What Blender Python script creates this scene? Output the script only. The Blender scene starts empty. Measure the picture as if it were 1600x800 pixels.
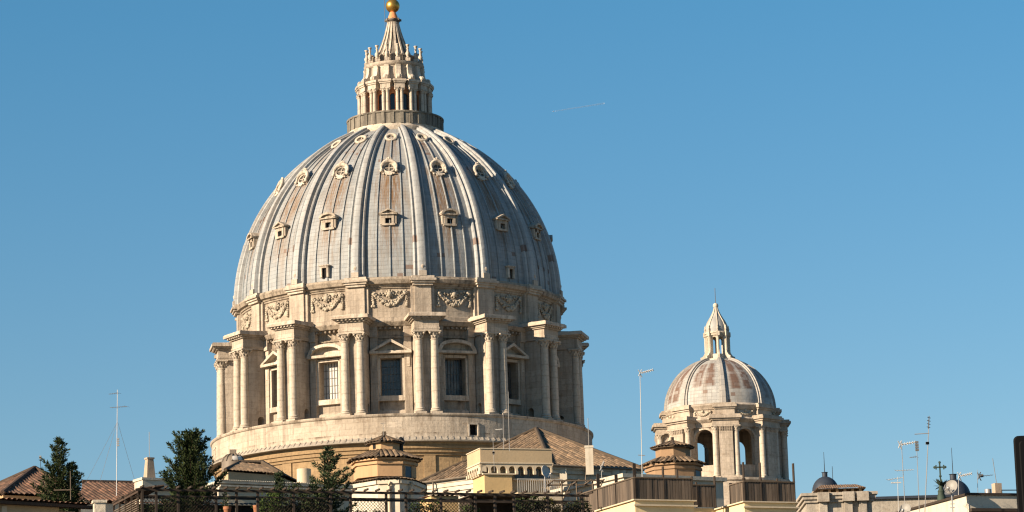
import bpy, bmesh, math, random
from mathutils import Vector, Matrix
R_ = math.radians
random.seed(11)
sc = bpy.context.scene
COL = sc.collection

# ------------------------------------------------------------------ camera
FPX, PITCH, ROLL = 4880.0, R_(11.16), R_(1.68)
CAMPOS = Vector((0, 0, 1.7))
r0 = Vector((1, 0, 0)); f0 = Vector((0, math.cos(PITCH), math.sin(PITCH))); u0 = Vector((0, -math.sin(PITCH), math.cos(PITCH)))
CR = r0*math.cos(ROLL) - u0*math.sin(ROLL); CU = u0*math.cos(ROLL) + r0*math.sin(ROLL)
cam = bpy.data.cameras.new('camera'); cam.sensor_width = 36; cam.lens = 36*FPX/1600
cam.clip_start = 0.5; cam.clip_end = 40000
co = bpy.data.objects.new('camera', cam); COL.objects.link(co)
m = Matrix((CR, CU, -f0)).transposed().to_4x4(); m.translation = CAMPOS
co.matrix_world = m; sc.camera = co; sc.cycles.filter_width = 1.25

def at(px, py, Y):
    """the world point at depth Y (along the street) seen at this place of the photograph"""
    d = f0*FPX + CR*(px-800) - CU*(py-400)
    return CAMPOS + d*(Y/d.y)
def Z(px, py, Y): return at(px, py, Y).z

# ------------------------------------------------------------------ light
SUN_BEARING, SUN_EL = R_(180+57), R_(20.5)      # clockwise from +Y
w = bpy.data.worlds.new('World'); sc.world = w; w.use_nodes = True
nt = w.node_tree; nt.nodes.clear()
sky = nt.nodes.new('ShaderNodeTexSky'); sky.sky_type = 'NISHITA'; sky.sun_disc = False
sky.sun_elevation = SUN_EL; sky.sun_rotation = SUN_BEARING
sky.air_density = 1.0; sky.dust_density = 0.0; sky.ozone_density = 6.0; sky.altitude = 60
tint = nt.nodes.new('ShaderNodeMix'); tint.data_type = 'RGBA'; tint.blend_type = 'MULTIPLY'; tint.inputs[0].default_value = 1
skc = nt.nodes.new('ShaderNodeTexCoord'); sks = nt.nodes.new('ShaderNodeSeparateXYZ'); skr = nt.nodes.new('ShaderNodeMapRange'); skm = nt.nodes.new('ShaderNodeMix'); skm.data_type = 'RGBA'
skr.inputs[1].default_value = .11; skr.inputs[2].default_value = .27
skm.inputs[6].default_value = (1.19, 1.08, .90, 1); skm.inputs[7].default_value = (.80, 1.18, 1.05, 1)      # paler low sky, deeper blue above
nt.links.new(skc.outputs['Generated'], sks.inputs[0]); nt.links.new(sks.outputs[2], skr.inputs[0]); nt.links.new(skr.outputs[0], skm.inputs[0]); nt.links.new(skm.outputs[2], tint.inputs[7])
bg = nt.nodes.new('ShaderNodeBackground'); bg.inputs[1].default_value = 0.05
wo = nt.nodes.new('ShaderNodeOutputWorld')
nt.links.new(sky.outputs[0], tint.inputs[6]); nt.links.new(tint.outputs[2], bg.inputs[0]); nt.links.new(bg.outputs[0], wo.inputs[0])
sl = bpy.data.lights.new('sun', 'SUN'); sl.energy = 5.0; sl.angle = R_(0.53); sl.color = (1.0, 0.80, 0.575)
so = bpy.data.objects.new('sun', sl); COL.objects.link(so)
sd = Vector((math.sin(SUN_BEARING)*math.cos(SUN_EL), math.cos(SUN_BEARING)*math.cos(SUN_EL), math.sin(SUN_EL)))
so.rotation_euler = sd.to_track_quat('Z', 'Y').to_euler()
vs = sc.view_settings; vs.view_transform = 'Standard'; vs.look = 'None'; vs.exposure = 1.24; vs.gamma = 1; vs.use_curve_mapping = False

# ------------------------------------------------------------------ materials
class N:
    K = 1.0
    def __init__(s, name):
        s.m = bpy.data.materials.new(name); s.m.use_nodes = True; s.t = s.m.node_tree
        s.b = s.t.nodes['Principled BSDF']; s.b.inputs['Specular IOR Level'].default_value = 0.25
    def n(s, t, **k):
        o = s.t.nodes.new(t)
        for a, b in k.items(): setattr(o, a, b)
        return o
    def l(s, a, b): s.t.links.new(a, b)
    def math(s, op, a, b=None, clamp=False):
        o = s.n('ShaderNodeMath', operation=op); o.use_clamp = clamp
        for i, x in enumerate((a, b)):
            if x is None: continue
            if isinstance(x, (int, float)): o.inputs[i].default_value = x
            else: s.l(x, o.inputs[i])
        return o.outputs[0]
    def mix(s, f, a, b, mode='MIX'):
        o = s.n('ShaderNodeMix', data_type='RGBA', blend_type=mode)
        for i, x in ((0, f), (6, a), (7, b)):
            if isinstance(x, (int, float)): o.inputs[i].default_value = x
            elif isinstance(x, tuple): o.inputs[i].default_value = (*[v*N.K for v in x[:3]], 1)
            else: s.l(x, o.inputs[i])
        return o.outputs[2]
    def coord(s, scale=(1, 1, 1), kind='Object', rot=(0, 0, 0)):
        c = s.n('ShaderNodeTexCoord'); mp = s.n('ShaderNodeMapping'); mp.inputs['Scale'].default_value = scale; mp.inputs['Rotation'].default_value = rot
        s.l(c.outputs[kind], mp.inputs['Vector']); return mp.outputs[0]
    def noise(s, vec, scale, detail=4, rough=.6):
        o = s.n('ShaderNodeTexNoise'); o.inputs['Scale'].default_value = scale; o.inputs['Detail'].default_value = detail; o.inputs['Roughness'].default_value = rough
        s.l(vec, o.inputs['Vector']); return o.outputs['Fac']
    def ramp(s, f, lo, hi):
        o = s.n('ShaderNodeMapRange'); o.inputs[1].default_value = lo; o.inputs[2].default_value = hi; o.interpolation_type = 'SMOOTHSTEP'
        s.l(f, o.inputs[0]); return o.outputs[0]
    def bump(s, f, d, strength=.5):
        o = s.n('ShaderNodeBump'); o.inputs['Distance'].default_value = d; o.inputs['Strength'].default_value = strength
        s.l(f, o.inputs['Height']); s.l(o.outputs[0], s.b.inputs['Normal'])
    def done(s, col, rough=.85):
        if isinstance(col, tuple): s.b.inputs['Base Color'].default_value = (*[v*N.K for v in col], 1)
        else: s.l(col, s.b.inputs['Base Color'])
        s.b.inputs['Roughness'].default_value = rough
        return s.m

def stone(name, c1, c2, dirt, amount=.55, course=0.9, streak=1.0, sc_=1.0, joint=.3, drip=()):
    s = N(name); o = s.coord()
    col = s.mix(s.ramp(s.noise(o, .22*sc_, 5), .3, .7), c1, c2)
    fine = s.noise(o, 2.2*sc_, 6, .7)
    col = s.mix(s.math('MULTIPLY', s.ramp(fine, .45, .68), .62), col, tuple(x*.52 for x in c1))
    blot = s.noise(s.coord((.45*sc_, .45*sc_, 1.1*sc_)), 1.0, 6, .72)
    col = s.mix(s.math('MULTIPLY', s.ramp(blot, .55, .72), .5*amount/.6), col, (dirt[0]*1.5, dirt[1]*1.2, dirt[2]*.9))
    st = s.noise(s.coord((1.4*sc_, 1.4*sc_, .10*sc_)), 1.0, 5, .65)
    big = s.noise(o, .09*sc_, 3)
    d = s.math('MULTIPLY', s.ramp(s.math('ADD', s.math('MULTIPLY', st, .75), s.math('MULTIPLY', big, .35)), .50, .74), amount*streak)
    col = s.mix(d, col, dirt)
    if course:
        sep = s.n('ShaderNodeSeparateXYZ'); s.l(o, sep.inputs[0])
        wob = s.math('ADD', s.math('DIVIDE', sep.outputs[2], course), s.math('MULTIPLY', fine, .05))
        fr = s.math('FRACT', wob)
        row = s.math('FLOOR', wob)
        wn = s.n('ShaderNodeTexWhiteNoise', noise_dimensions='1D'); s.l(row, wn.inputs['W'])
        col = s.mix(s.math('MULTIPLY', wn.outputs['Value'], .16), col, tuple(x*.55 for x in c1))
        ln = s.math('LESS_THAN', fr, .07)
        col = s.mix(s.math('MULTIPLY', ln, joint), col, dirt)
        at2 = s.math('ARCTAN2', sep.outputs[1], sep.outputs[0])
        u = s.math('ADD', s.math('MULTIPLY', at2, 25/2.4), s.math('MULTIPLY', wn.outputs['Value'], 7.3))
        bn = s.n('ShaderNodeTexWhiteNoise', noise_dimensions='2D'); cb = s.n('ShaderNodeCombineXYZ'); s.l(s.math('FLOOR', u), cb.inputs[0]); s.l(row, cb.inputs[1]); s.l(cb.outputs[0], bn.inputs['Vector'])
        col = s.mix(s.math('MULTIPLY', bn.outputs['Value'], .30), col, tuple(x*.5 for x in c2))
        col = s.mix(s.math('MULTIPLY', s.math('LESS_THAN', s.math('FRACT', u), .035), joint), col, dirt)
    if drip:
        sep2 = s.n('ShaderNodeSeparateXYZ'); s.l(o, sep2.inputs[0])
        for zt, ln_ in drip:
            mask = s.math('MULTIPLY', s.ramp(sep2.outputs[2], zt-ln_, zt), s.math('LESS_THAN', sep2.outputs[2], zt+.03))
            nz = s.ramp(s.noise(s.coord((.55, .55, .12)), 1.0, 6, .75), .47, .66)
            col = s.mix(s.math('MULTIPLY', s.math('MULTIPLY', mask, nz), .85), col, (dirt[0]*.75, dirt[1]*.68, dirt[2]*.6))
    s.bump(s.math('ADD', fine, s.math('MULTIPLY', st, .6)), .09/sc_, .7)
    return s.done(col, .9)

def plaster(name, c, dirt, amount=.4, rough=.9):
    s = N(name); o = s.coord()
    st = s.noise(s.coord((2.5, 2.5, .3)), 1.0, 5, .6); big = s.noise(o, .5, 5)
    col = s.mix(s.math('MULTIPLY', s.ramp(big, .35, .75), .5), c, tuple(x*.74 for x in c))
    col = s.mix(s.math('MULTIPLY', s.ramp(st, .5, .8), amount), col, dirt)
    pv = s.n('ShaderNodeTexVoronoi'); pv.inputs['Scale'].default_value = .7; s.l(s.coord((1, 1, .8)), pv.inputs['Vector'])
    psep = s.n('ShaderNodeSeparateColor'); s.l(pv.outputs['Color'], psep.inputs[0])
    col = s.mix(s.math('MULTIPLY', s.math('GREATER_THAN', psep.outputs[0], .72), .22), col, (dirt[0]*1.5, dirt[1]*1.5, dirt[2]*1.5))
    col = s.mix(s.math('MULTIPLY', s.ramp(s.noise(o, 5, 6, .75), .52, .72), amount), col, tuple(x*.55 for x in c))
    s.bump(s.noise(o, 9, 4), .012, .5)
    return s.done(col, rough)

def tiles(name, c1, c2, c3):
    s = N(name); uv = s.coord(kind='UV')
    sep = s.n('ShaderNodeSeparateXYZ'); s.l(uv, sep.inputs[0])
    fl = s.n('ShaderNodeVectorMath', operation='FLOOR'); s.l(uv, fl.inputs[0])
    wn = s.n('ShaderNodeTexWhiteNoise', noise_dimensions='2D'); s.l(fl.outputs[0], wn.inputs['Vector'])
    col = s.mix(wn.outputs['Value'], tuple(x*1.25 for x in c1), tuple(x*.75 for x in c2))
    big = s.noise(s.coord(), .7, 5, .65)
    col = s.mix(s.math('MULTIPLY', s.ramp(big, .45, .7), .75), col, c3)
    fr = s.math('FRACT', sep.outputs[1])
    col = s.mix(s.math('MULTIPLY', s.math('LESS_THAN', fr, .12), .5), col, (.03, .025, .02))
    s.bump(s.math('ADD', fr, s.noise(s.coord(), 8, 3)), .04, .7)
    return s.done(col, .9)

def plain(name, c, rough=.6, metal=0.0, var=.35, scale=3.0, spec=None):
    s = N(name); o = s.coord()
    col = s.mix(s.math('MULTIPLY', s.ramp(s.noise(o, scale, 5), .35, .7), var), c, tuple(x*.5 for x in c))
    s.b.inputs['Metallic'].default_value = metal
    if spec is not None: s.b.inputs['Specular IOR Level'].default_value = spec
    return s.done(col, rough)

def lead(name, base, pale, rust, blocky=False, dark_amt=.5):
    s = N(name); uv = s.coord(kind='UV')
    at_ = s.n('ShaderNodeAttribute', attribute_name='stain')
    sep = s.n('ShaderNodeSeparateXYZ'); s.l(uv, sep.inputs[0])
    fl = s.n('ShaderNodeVectorMath', operation='FLOOR'); s.l(uv, fl.inputs[0])
    wn = s.n('ShaderNodeTexWhiteNoise', noise_dimensions='2D'); s.l(fl.outputs[0], wn.inputs['Vector'])
    col = s.mix(wn.outputs['Value'], base, pale)
    col = s.mix(s.math('MULTIPLY', s.ramp(s.noise(s.coord(), .35, 5), .42, .7), .55), col, tuple(x*.72 for x in base))
    stv = s.noise(s.coord((3.0, .11, 1), 'UV'), 1.0, 6, .7)           # runs down the slope
    col = s.mix(s.math('MULTIPLY', s.ramp(stv, .46, .74), dark_amt), col, (.19, .155, .12))
    wide = s.noise(s.coord((.42, .035, 1), 'UV'), 1.0, 4, .6)
    col = s.mix(s.math('MULTIPLY', s.ramp(wide, .48, .70), .55), col, (.27, .215, .165))
    st2 = s.noise(s.coord((4.5, .16, 1), 'UV', (0, 0, 0)), 1.3, 5, .75)
    rf = s.math('MULTIPLY', s.ramp(st2, .34, .60), at_.outputs['Fac'], True)
    if blocky:
        w2 = s.n('ShaderNodeTexWhiteNoise', noise_dimensions='3D'); s.l(fl.outputs[0], w2.inputs['Vector'])
        rf = s.math('MULTIPLY', at_.outputs['Fac'], s.math('ADD', s.math('MULTIPLY', s.ramp(w2.outputs["Value"], .1, .6), .42), .52), True)
    col = s.mix(rf, col, rust)
    bad = s.math('GREATER_THAN', wn.outputs['Value'], .989)
    col = s.mix(s.math('MULTIPLY', bad, .8), col, (.19, .12, .09))
    fr = s.math('FRACT', sep.outputs[1]); ln = s.math('LESS_THAN', fr, .10)
    fu = s.math('FRACT', sep.outputs[0]); lu = s.math('MULTIPLY', s.math('LESS_THAN', fu, .05), .5)
    jl = s.math('MAXIMUM', ln, lu)
    col = s.mix(s.math('MULTIPLY', jl, .17), col, (.10, .10, .10))
    s.bump(s.math('ADD', s.math('ADD', s.noise(s.coord(), 1.3, 5), s.math('MULTIPLY', wn.outputs['Value'], .5)), s.math('MULTIPLY', jl, -.5)), .10, .7)
    return s.done(col, .62)

def leafmat(name, c1, c2):
    s = N(name); o = s.coord()
    g = s.n('ShaderNodeNewGeometry')
    col = s.mix(g.outputs['Random Per Island'], c1, c2)
    col = s.mix(s.math('MULTIPLY', s.ramp(s.noise(o, 1.5, 3), .4, .65), .5), col, tuple(x*.6 for x in c1))
    s.b.inputs['Specular IOR Level'].default_value = .15
    return s.done(col, .7)

M = {}
N.K = .80
M['trav'] = stone('travertine', (.63, .55, .46), (.50, .42, .335), (.15, .12, .095), .66)
M['trav_dark'] = stone('weathered travertine', (.48, .405, .32), (.36, .30, .235), (.06, .05, .042), .95)
M['ring'] = stone('ring travertine', (.62, .54, .445), (.51, .43, .34), (.15, .115, .085), .6, drip=((67.8, 1.7), (64.9, .5)))
M['wallstone'] = stone('drum travertine', (.55, .475, .39), (.42, .35, .275), (.13, .105, .085), .7, drip=((87.5, 2.2), (79.8, 2.5), (70.4, 1.8)))
M['stained'] = stone('blackened stone', (.30, .27, .22), (.20, .18, .15), (.05, .045, .04), .9, course=0, sc_=1.5)
M['trav_trim'] = stone('travertine trim', (.65, .575, .48), (.53, .455, .37), (.14, .11, .085), .7, course=0, sc_=1.6)
M['column'] = stone('column stone', (.66, .58, .48), (.55, .475, .385), (.18, .145, .115), .5, course=1.7, sc_=1.3, joint=.3)
M['tufa'] = stone('ochre stone', (.44, .31, .175), (.36, .25, .14), (.15, .105, .065), .55, course=.8)
M['pale'] = stone('pale stone', (.66, .60, .50), (.58, .51, .41), (.22, .19, .15), .5, course=0, sc_=2)
M['garland'] = stone('carved stone', (.56, .49, .39), (.44, .38, .30), (.14, .12, .10), .7, course=0, sc_=3)
M['lead'] = lead('lead sheets', (.303, .338, .362), (.368, .398, .415), (.20, .115, .055), dark_amt=.8)
M['lead_rib'] = lead('lead rib', (.36, .388, .405), (.45, .472, .48), (.27, .18, .11), dark_amt=.7)
M['lead_small'] = lead('patched lead', (.37, .375, .37), (.46, .46, .445), (.155, .092, .068), True, dark_amt=.45)
M['leadbrown'] = plain('brown lead', (.20, .165, .13), .6, 0, .5, 2)
M['leaddark'] = plain('dark lead', (.035, .045, .065), .55, 0, .4, 1.5)
M['spire'] = stone('spire lead', (.22, .195, .165), (.15, .13, .11), (.05, .045, .04), .8, course=0, sc_=2)
M['orange'] = plaster('terracotta plaster', (.68, .29, .13), (.22, .13, .08), .5)
M['ochre'] = plaster('ochre plaster', (.50, .325, .185), (.26, .17, .10), .4)
M['brickpale'] = plaster('worn brick', (.46, .36, .27), (.2, .15, .11), .6)
M['brick'] = plaster('brown brick', (.31, .205, .125), (.17, .11, .07), .6)
M['cream'] = plaster('cream plaster', (.62, .525, .39), (.36, .29, .20), .35)
M['white'] = plaster('pale plaster', (.60, .545, .45), (.30, .245, .18), .55)
M['yellow'] = plaster('yellow plaster', (.62, .44, .225), (.40, .30, .15), .3)
M['sand'] = plaster('sand plaster', (.52, .40, .255), (.30, .24, .16), .35)
M['paleyellow'] = plaster('pale yellow plaster', (.74, .60, .36), (.40, .32, .2), .25)
M['greystone'] = stone('grey stone', (.44, .40, .34), (.36, .32, .27), (.15, .13, .11), .6, course=0, sc_=1.2)
M['tile'] = tiles('roof tiles', (.22, .14, .09), (.14, .095, .065), (.18, .14, .105))
M['tile_grey'] = tiles('weathered roof tiles', (.24, .165, .105), (.15, .11, .075), (.20, .155, .11))
M['tile_red'] = tiles('red roof tiles', (.19, .105, .07), (.105, .065, .048), (.14, .10, .075))
N.K = .68
M['dark'] = plain('dark opening', (.012, .012, .014), .9, 0, .2)
gs = N('window glass'); gi = gs.n('ShaderNodeObjectInfo')
gcol = gs.mix(gs.math('MULTIPLY', gs.ramp(gs.noise(gs.coord((1.2, 1.2, .5)), 1.0, 4), .38, .66), gi.outputs['Random']), (.028, .034, .045), (.20, .185, .16))
gs.b.inputs['Specular IOR Level'].default_value = .5
M['glass'] = gs.done(gcol, .2)
M['pane'] = plain('dusty pane', (.16, .15, .135), .5, 0, .4, 2)
M['blind'] = plain('pale blind', (.72, .70, .66), .7, 0, .1)
M['bluedoor'] = plain('blue shutter', (.06, .12, .18), .6, 0, .3)
M['bar'] = plain('grey iron', (.17, .17, .17), .6, .2)
M['gold'] = plain('gilt copper', (.72, .42, .10), .38, .85, .35, 1.5)
M['brownwood'] = plain('weathered boards', (.155, .12, .09), .85, 0, .6, 2)
def boards(name, c1, c2):
    s = N(name); g = s.n('ShaderNodeNewGeometry')
    col = s.mix(g.outputs['Random Per Island'], c1, c2)
    col = s.mix(s.math('MULTIPLY', s.ramp(s.noise(s.coord((6, 6, .8)), 1.5, 5), .4, .7), .6), col, tuple(x*.4 for x in c1))
    return s.done(col, .88)
M['boards'] = boards('grey boards', (.20, .155, .12), (.085, .07, .058))
M['darkwood'] = plain('dark timber', (.060, .045, .035), .8, 0, .5, 3)
M['lattice'] = plain('lattice wood', (.075, .055, .042), .8, 0, .4, 3)
M['steel'] = plain('galvanised steel', (.45, .45, .46), .45, .5, .3, 4)
M['mast'] = plain('aluminium mast', (.36, .35, .34), .5, .2, .25, 4)
M['whitemetal'] = plain('white painted metal', (.62, .61, .59), .5, 0, .15, 4)
M['dish'] = plain('grey dish', (.33, .32, .30), .5, 0, .25, 3)
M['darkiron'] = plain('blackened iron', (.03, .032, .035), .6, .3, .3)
M['verdigris'] = plain('green bronze', (.055, .085, .065), .7, .1, .6, 5)
M['awning'] = plain('dark blue awning', (.03, .045, .07), .8, 0, .3)
M['black'] = plain('black painted housing', (.004, .0045, .006), .6, 0, .2, 4, .05)
M['lensred'] = plain('dark red lens', (.10, .01, .008), .3, 0, .1)
M['lensamber'] = plain('dark amber lens', (.12, .06, .008), .3, 0, .1)
M['lensgreen'] = plain('dark green lens', (.01, .12, .09), .3, 0, .1)
M['terracotta'] = plain('terracotta pot', (.42, .19, .10), .85, 0, .35)
M['bark'] = plain('bark', (.09, .065, .045), .9, 0, .5, 4)
M['conifer'] = leafmat('conifer leaves', (.070, .098, .032), (.016, .032, .016))
M['conifer2'] = leafmat('blue green conifer leaves', (.072, .105, .045), (.018, .034, .02))
M['hedge'] = leafmat('hedge leaves', (.085, .135, .030), (.045, .075, .022))
M['flower'] = leafmat('yellow flowering leaves', (.42, .33, .07), (.10, .13, .03))
M['dirtg'] = plain('ground', (.16, .14, .11), .95, 0, .5, .05)
M['asphalt'] = plain('asphalt', (.05, .05, .052), .9, 0, .4, .8)
M['kerb'] = plain('kerb stone', (.35, .33, .30), .85, 0, .4, .8)
s_ = N('contrail vapour'); tr = s_.n('ShaderNodeBsdfTransparent'); mx = s_.n('ShaderNodeMixShader'); df = s_.n('ShaderNodeBsdfDiffuse')
df.inputs[0].default_value = (.9, .9, .9, 1)
s_.l(s_.math('MULTIPLY', s_.ramp(s_.noise(s_.coord(), .03, 3), .1, .6), .20), mx.inputs[0]); s_.l(tr.outputs[0], mx.inputs[1]); s_.l(df.outputs[0], mx.inputs[2])
s_.l(mx.outputs[0], s_.t.nodes['Material Output'].inputs[0]); M['vapour'] = s_.m

# ------------------------------------------------------------------ mesh helpers
def pol(r, a, z): return (r*math.sin(a), -r*math.cos(a), z)
class MB:
    def __init__(s): s.v = []; s.f = []; s.uv = {}; s.st = {}
    def add(s, v, f):
        o = len(s.v); s.v += [tuple(x) for x in v]; s.f += [tuple(i+o for i in q) for q in f]; return o
    def box(s, x0, x1, y0, y1, z0, z1, mat=None):
        v = [(x, y, z) for z in (z0, z1) for y in (y0, y1) for x in (x0, x1)]
        if mat is not None: v = [mat @ Vector(p) for p in v]
        s.add(v, [(0, 2, 3, 1), (4, 5, 7, 6), (0, 1, 5, 4), (2, 6, 7, 3), (0, 4, 6, 2), (1, 3, 7, 5)]); return s
    def extr(s, poly, vec):
        n = len(poly); v = [Vector(p) for p in poly]; vv = v + [p + Vector(vec) for p in v]
        s.add(vv, [tuple(range(n))[::-1], tuple(range(n, 2*n))] + [(i, (i+1) % n, n+(i+1) % n, n+i) for i in range(n)]); return s
    def rev(s, prof, n=48, a0=0, a1=2*math.pi, mat=None, ends=False):
        full = abs(a1-a0-2*math.pi) < 1e-6; k = n if full else n+1
        v = [pol(r, a0+(a1-a0)*i/n, z) for i in range(k) for r, z in prof]
        if mat is not None: v = [mat @ Vector(p) for p in v]
        L = len(prof); f = []
        for i in range(n):
            j = (i+1) % k
            for q in range(L-1): f.append((i*L+q, j*L+q, j*L+q+1, i*L+q+1))
        if ends and not full: f += [tuple(range(L)), tuple((k-1)*L+q for q in range(L))]
        s.add(v, f); return s
    def tube(s, pts, r, n=6, cap=True):
        pts = [Vector(p) for p in pts]; rs = r if isinstance(r, (list, tuple)) else [r]*len(pts); v = []
        for i, p in enumerate(pts):
            d = (pts[min(i+1, len(pts)-1)] - pts[max(i-1, 0)]).normalized()
            a = d.orthogonal().normalized() if abs(d.z) > .99 else d.cross(Vector((0, 0, 1))).normalized(); b = d.cross(a)
            v += [p + (a*math.cos(2*math.pi*k/n) + b*math.sin(2*math.pi*k/n))*rs[i] for k in range(n)]
        f = [(i*n+k, i*n+(k+1) % n, (i+1)*n+(k+1) % n, (i+1)*n+k) for i in range(len(pts)-1) for k in range(n)]
        if cap: f += [tuple(range(n))[::-1], tuple(range((len(pts)-1)*n, len(pts)*n))]
        s.add(v, f); return s
    def ball(s, c, r, nu=12, nv=8, sc3=(1, 1, 1)):
        v = [(c[0]+r*sc3[0]*math.sin(math.pi*j/nv)*math.cos(2*math.pi*i/nu), c[1]+r*sc3[1]*math.sin(math.pi*j/nv)*math.sin(2*math.pi*i/nu), c[2]+r*sc3[2]*math.cos(math.pi*j/nv)) for i in range(nu) for j in range(nv+1)]
        L = nv+1
        s.add(v, [(i*L+j, i*L+j+1, ((i+1) % nu)*L+j+1, ((i+1) % nu)*L+j) for i in range(nu) for j in range(nv)]); return s
    def xf(s, mat, start=0):
        for i in range(start, len(s.v)): s.v[i] = tuple(mat @ Vector(s.v[i]))
        return s
    def wall(s, r0, r1, a0, a1, z0, z1, ops=(), step=.03, closed=False):
        """a curved wall between radii r0 < r1, with openings (azimuth, half width in metres, sill z, spring z, arched)"""
        br = {a0, a1}; n = max(1, int((a1-a0)/step))
        for i in range(n+1): br.add(a0+(a1-a0)*i/n)
        def rng(o): return o[0]-o[1]/r1, o[0]+o[1]/r1
        for o in ops:
            e0, e1 = rng(o)
            br = {b for b in br if not (e0-.002 < b < e1+.002)}
            k = 10 if o[4] else 1
            for i in range(k+1):
                t = -math.cos(math.pi*i/k) if o[4] else (-1 if i == 0 else 1)
                br.add(o[0]+t*o[1]/r1)
        br = sorted(br)
        def top(o, a):
            if not o[4]: return o[3]
            d = min(1, abs((a-o[0])*r1/o[1])); return o[3]+o[1]*math.sqrt(max(0, 1-d*d))
        def seg(a, b, za, zb, zc, zd):   # bottom za,zb top zc,zd
            v = [pol(r, x, z) for r in (r0, r1) for x, z in ((a, za), (b, zb), (b, zd), (a, zc))]
            s.add(v, [(0, 3, 2, 1), (4, 5, 6, 7), (0, 1, 5, 4), (3, 7, 6, 2)])
        def jamb(a, za, zb):
            s.add([pol(r0, a, za), pol(r1, a, za), pol(r1, a, zb), pol(r0, a, zb)], [(0, 1, 2, 3)])
        for a, b in zip(br, br[1:]):
            mid = (a+b)/2; o = next((o for o in ops if rng(o)[0] < mid < rng(o)[1]), None)
            if o is None: seg(a, b, z0, z0, z1, z1)
            else:
                if o[2] > z0+.001: seg(a, b, z0, z0, o[2], o[2])
                ta, tb = top(o, a), top(o, b)
                seg(a, b, ta, tb, z1, z1)
        for o in ops:
            for e in rng(o): jamb(e, o[2], o[3])
        if not closed:
            jamb(a0, z0, z1); jamb(a1, z0, z1)
        return s
    def plane_tiles(s, poly, pitch=.25, amp=.055, course=.42, out=.0):
        """corrugated tiles over a planar convex polygon whose first edge is the eave"""
        P = [Vector(p) for p in poly]; o = P[0]; ux = (P[1]-P[0]).normalized()
        nn = (P[1]-P[0]).cross(P[-1]-P[0]).normalized()
        if nn.z < 0: nn = -nn
        wy = nn.cross(ux);
        if wy.dot(P[-1]-P[0]) < 0: wy = -wy
        Q = [((p-o).dot(ux), (p-o).dot(wy)) for p in P]
        u0_, u1_ = min(q[0] for q in Q), max(q[0] for q in Q)
        n = max(1, int((u1_-u0_)/(pitch/4)))
        def rngw(u):
            ws = []
            for (ax, ay), (bx, by) in zip(Q, Q[1:]+Q[:1]):
                if abs(ax-bx) < 1e-9:
                    if abs(u-ax) < 1e-6: ws += [ay, by]
                    continue
                t = (u-ax)/(bx-ax)
                if -1e-6 <= t <= 1+1e-6: ws.append(ay+(by-ay)*t)
            return (min(ws), max(ws)) if ws else (0, 0)
        prof = (0, .8, 1, .8)
        base = len(s.v); fs = []
        nw = 5
        rj = random.Random(int(abs(P[0].x*97+P[0].y*31))); jit = [(rj.random(), rj.uniform(.75, 1.3)) for _ in range(n//4+3)]
        for i in range(n+1):
            u = u0_+(u1_-u0_)*i/n; wa, wb = rngw(u); wa -= (out+.09*jit[i//4][0]) if wa < .01 else 0
            h = amp*prof[i % 4]*jit[i//4][1]
            for k in range(nw+1):
                wv = wa+(wb-wa)*k/nw
                # each course sits a little proud of the one above
                s.v.append(tuple(o+ux*u+wy*wv+nn*h)); s.uv[len(s.v)-1] = (u/pitch+.12, wv/course+jit[i//4][0]*.35)
        for i in range(n):
            for k in range(nw):
                a = base+i*(nw+1)+k; fs.append((a, a+nw+1, a+nw+2, a+1))
        s.f += fs; return s
    def build(s, name, mat, parent=None, smooth=None, loc=None):
        me = bpy.data.meshes.new(name); me.from_pydata(s.v, [], s.f); me.update()
        if not s.uv and not s.st:
            bm = bmesh.new(); bm.from_mesh(me); bmesh.ops.recalc_face_normals(bm, faces=bm.faces); bm.to_mesh(me); bm.free()
        if s.uv:
            L = me.uv_layers.new(name='UVMap')
            for lp in me.loops: L.data[lp.index].uv = s.uv.get(lp.vertex_index, (0, 0))
        if s.st:
            A = me.attributes.new('stain', 'FLOAT', 'POINT')
            for i, x in s.st.items(): A.data[i].value = x
        if smooth:
            me.shade_smooth(); me.set_sharp_from_angle(angle=R_(smooth))
        me.materials.append(mat)
        o = bpy.data.objects.new(name, me); COL.objects.link(o)
        if parent is not None: o.parent = parent
        if loc is not None: o.location = loc
        return o

def tag(o, label, cat, group=None, kind=None):
    o['label'] = label; o['category'] = cat
    if group: o['group'] = group
    if kind: o['kind'] = kind
    return o
def thing(name, label, cat, loc=(0, 0, 0), rz=0, group=None):
    o = bpy.data.objects.new(name, None); COL.objects.link(o); o.location = loc; o.rotation_euler.z = rz
    return tag(o, label, cat, group)
def dup(src, parent, rz=None, loc=None):
    o = src.copy(); COL.objects.link(o); o.parent = parent
    if rz is not None: o.rotation_euler.z = rz
    if loc is not None: o.location = loc
    return o
def dup_tree(src, parent, rz):
    o = dup(src, parent, rz)
    for ch in list(src.children): dup(ch, o)
    return o
def struct(o): o['kind'] = 'structure'; return o

# ------------------------------------------------------------------ setting
struct(MB().box(-9000, 9000, -400, 16000, -1.0, 0).build('ground', M['dirtg']))
struct(MB().box(-9, 9, -60, 108, .004, .008).build('road', M['asphalt']))
mb = MB(); mb.box(-12, -9, -60, 108, .002, .13)
struct(mb.build('pavement', M['kerb']))
mb = MB(); mb.box(9, 12, -60, 108, .002, .13)
struct(mb.build('pavement', M['kerb']))

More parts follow.
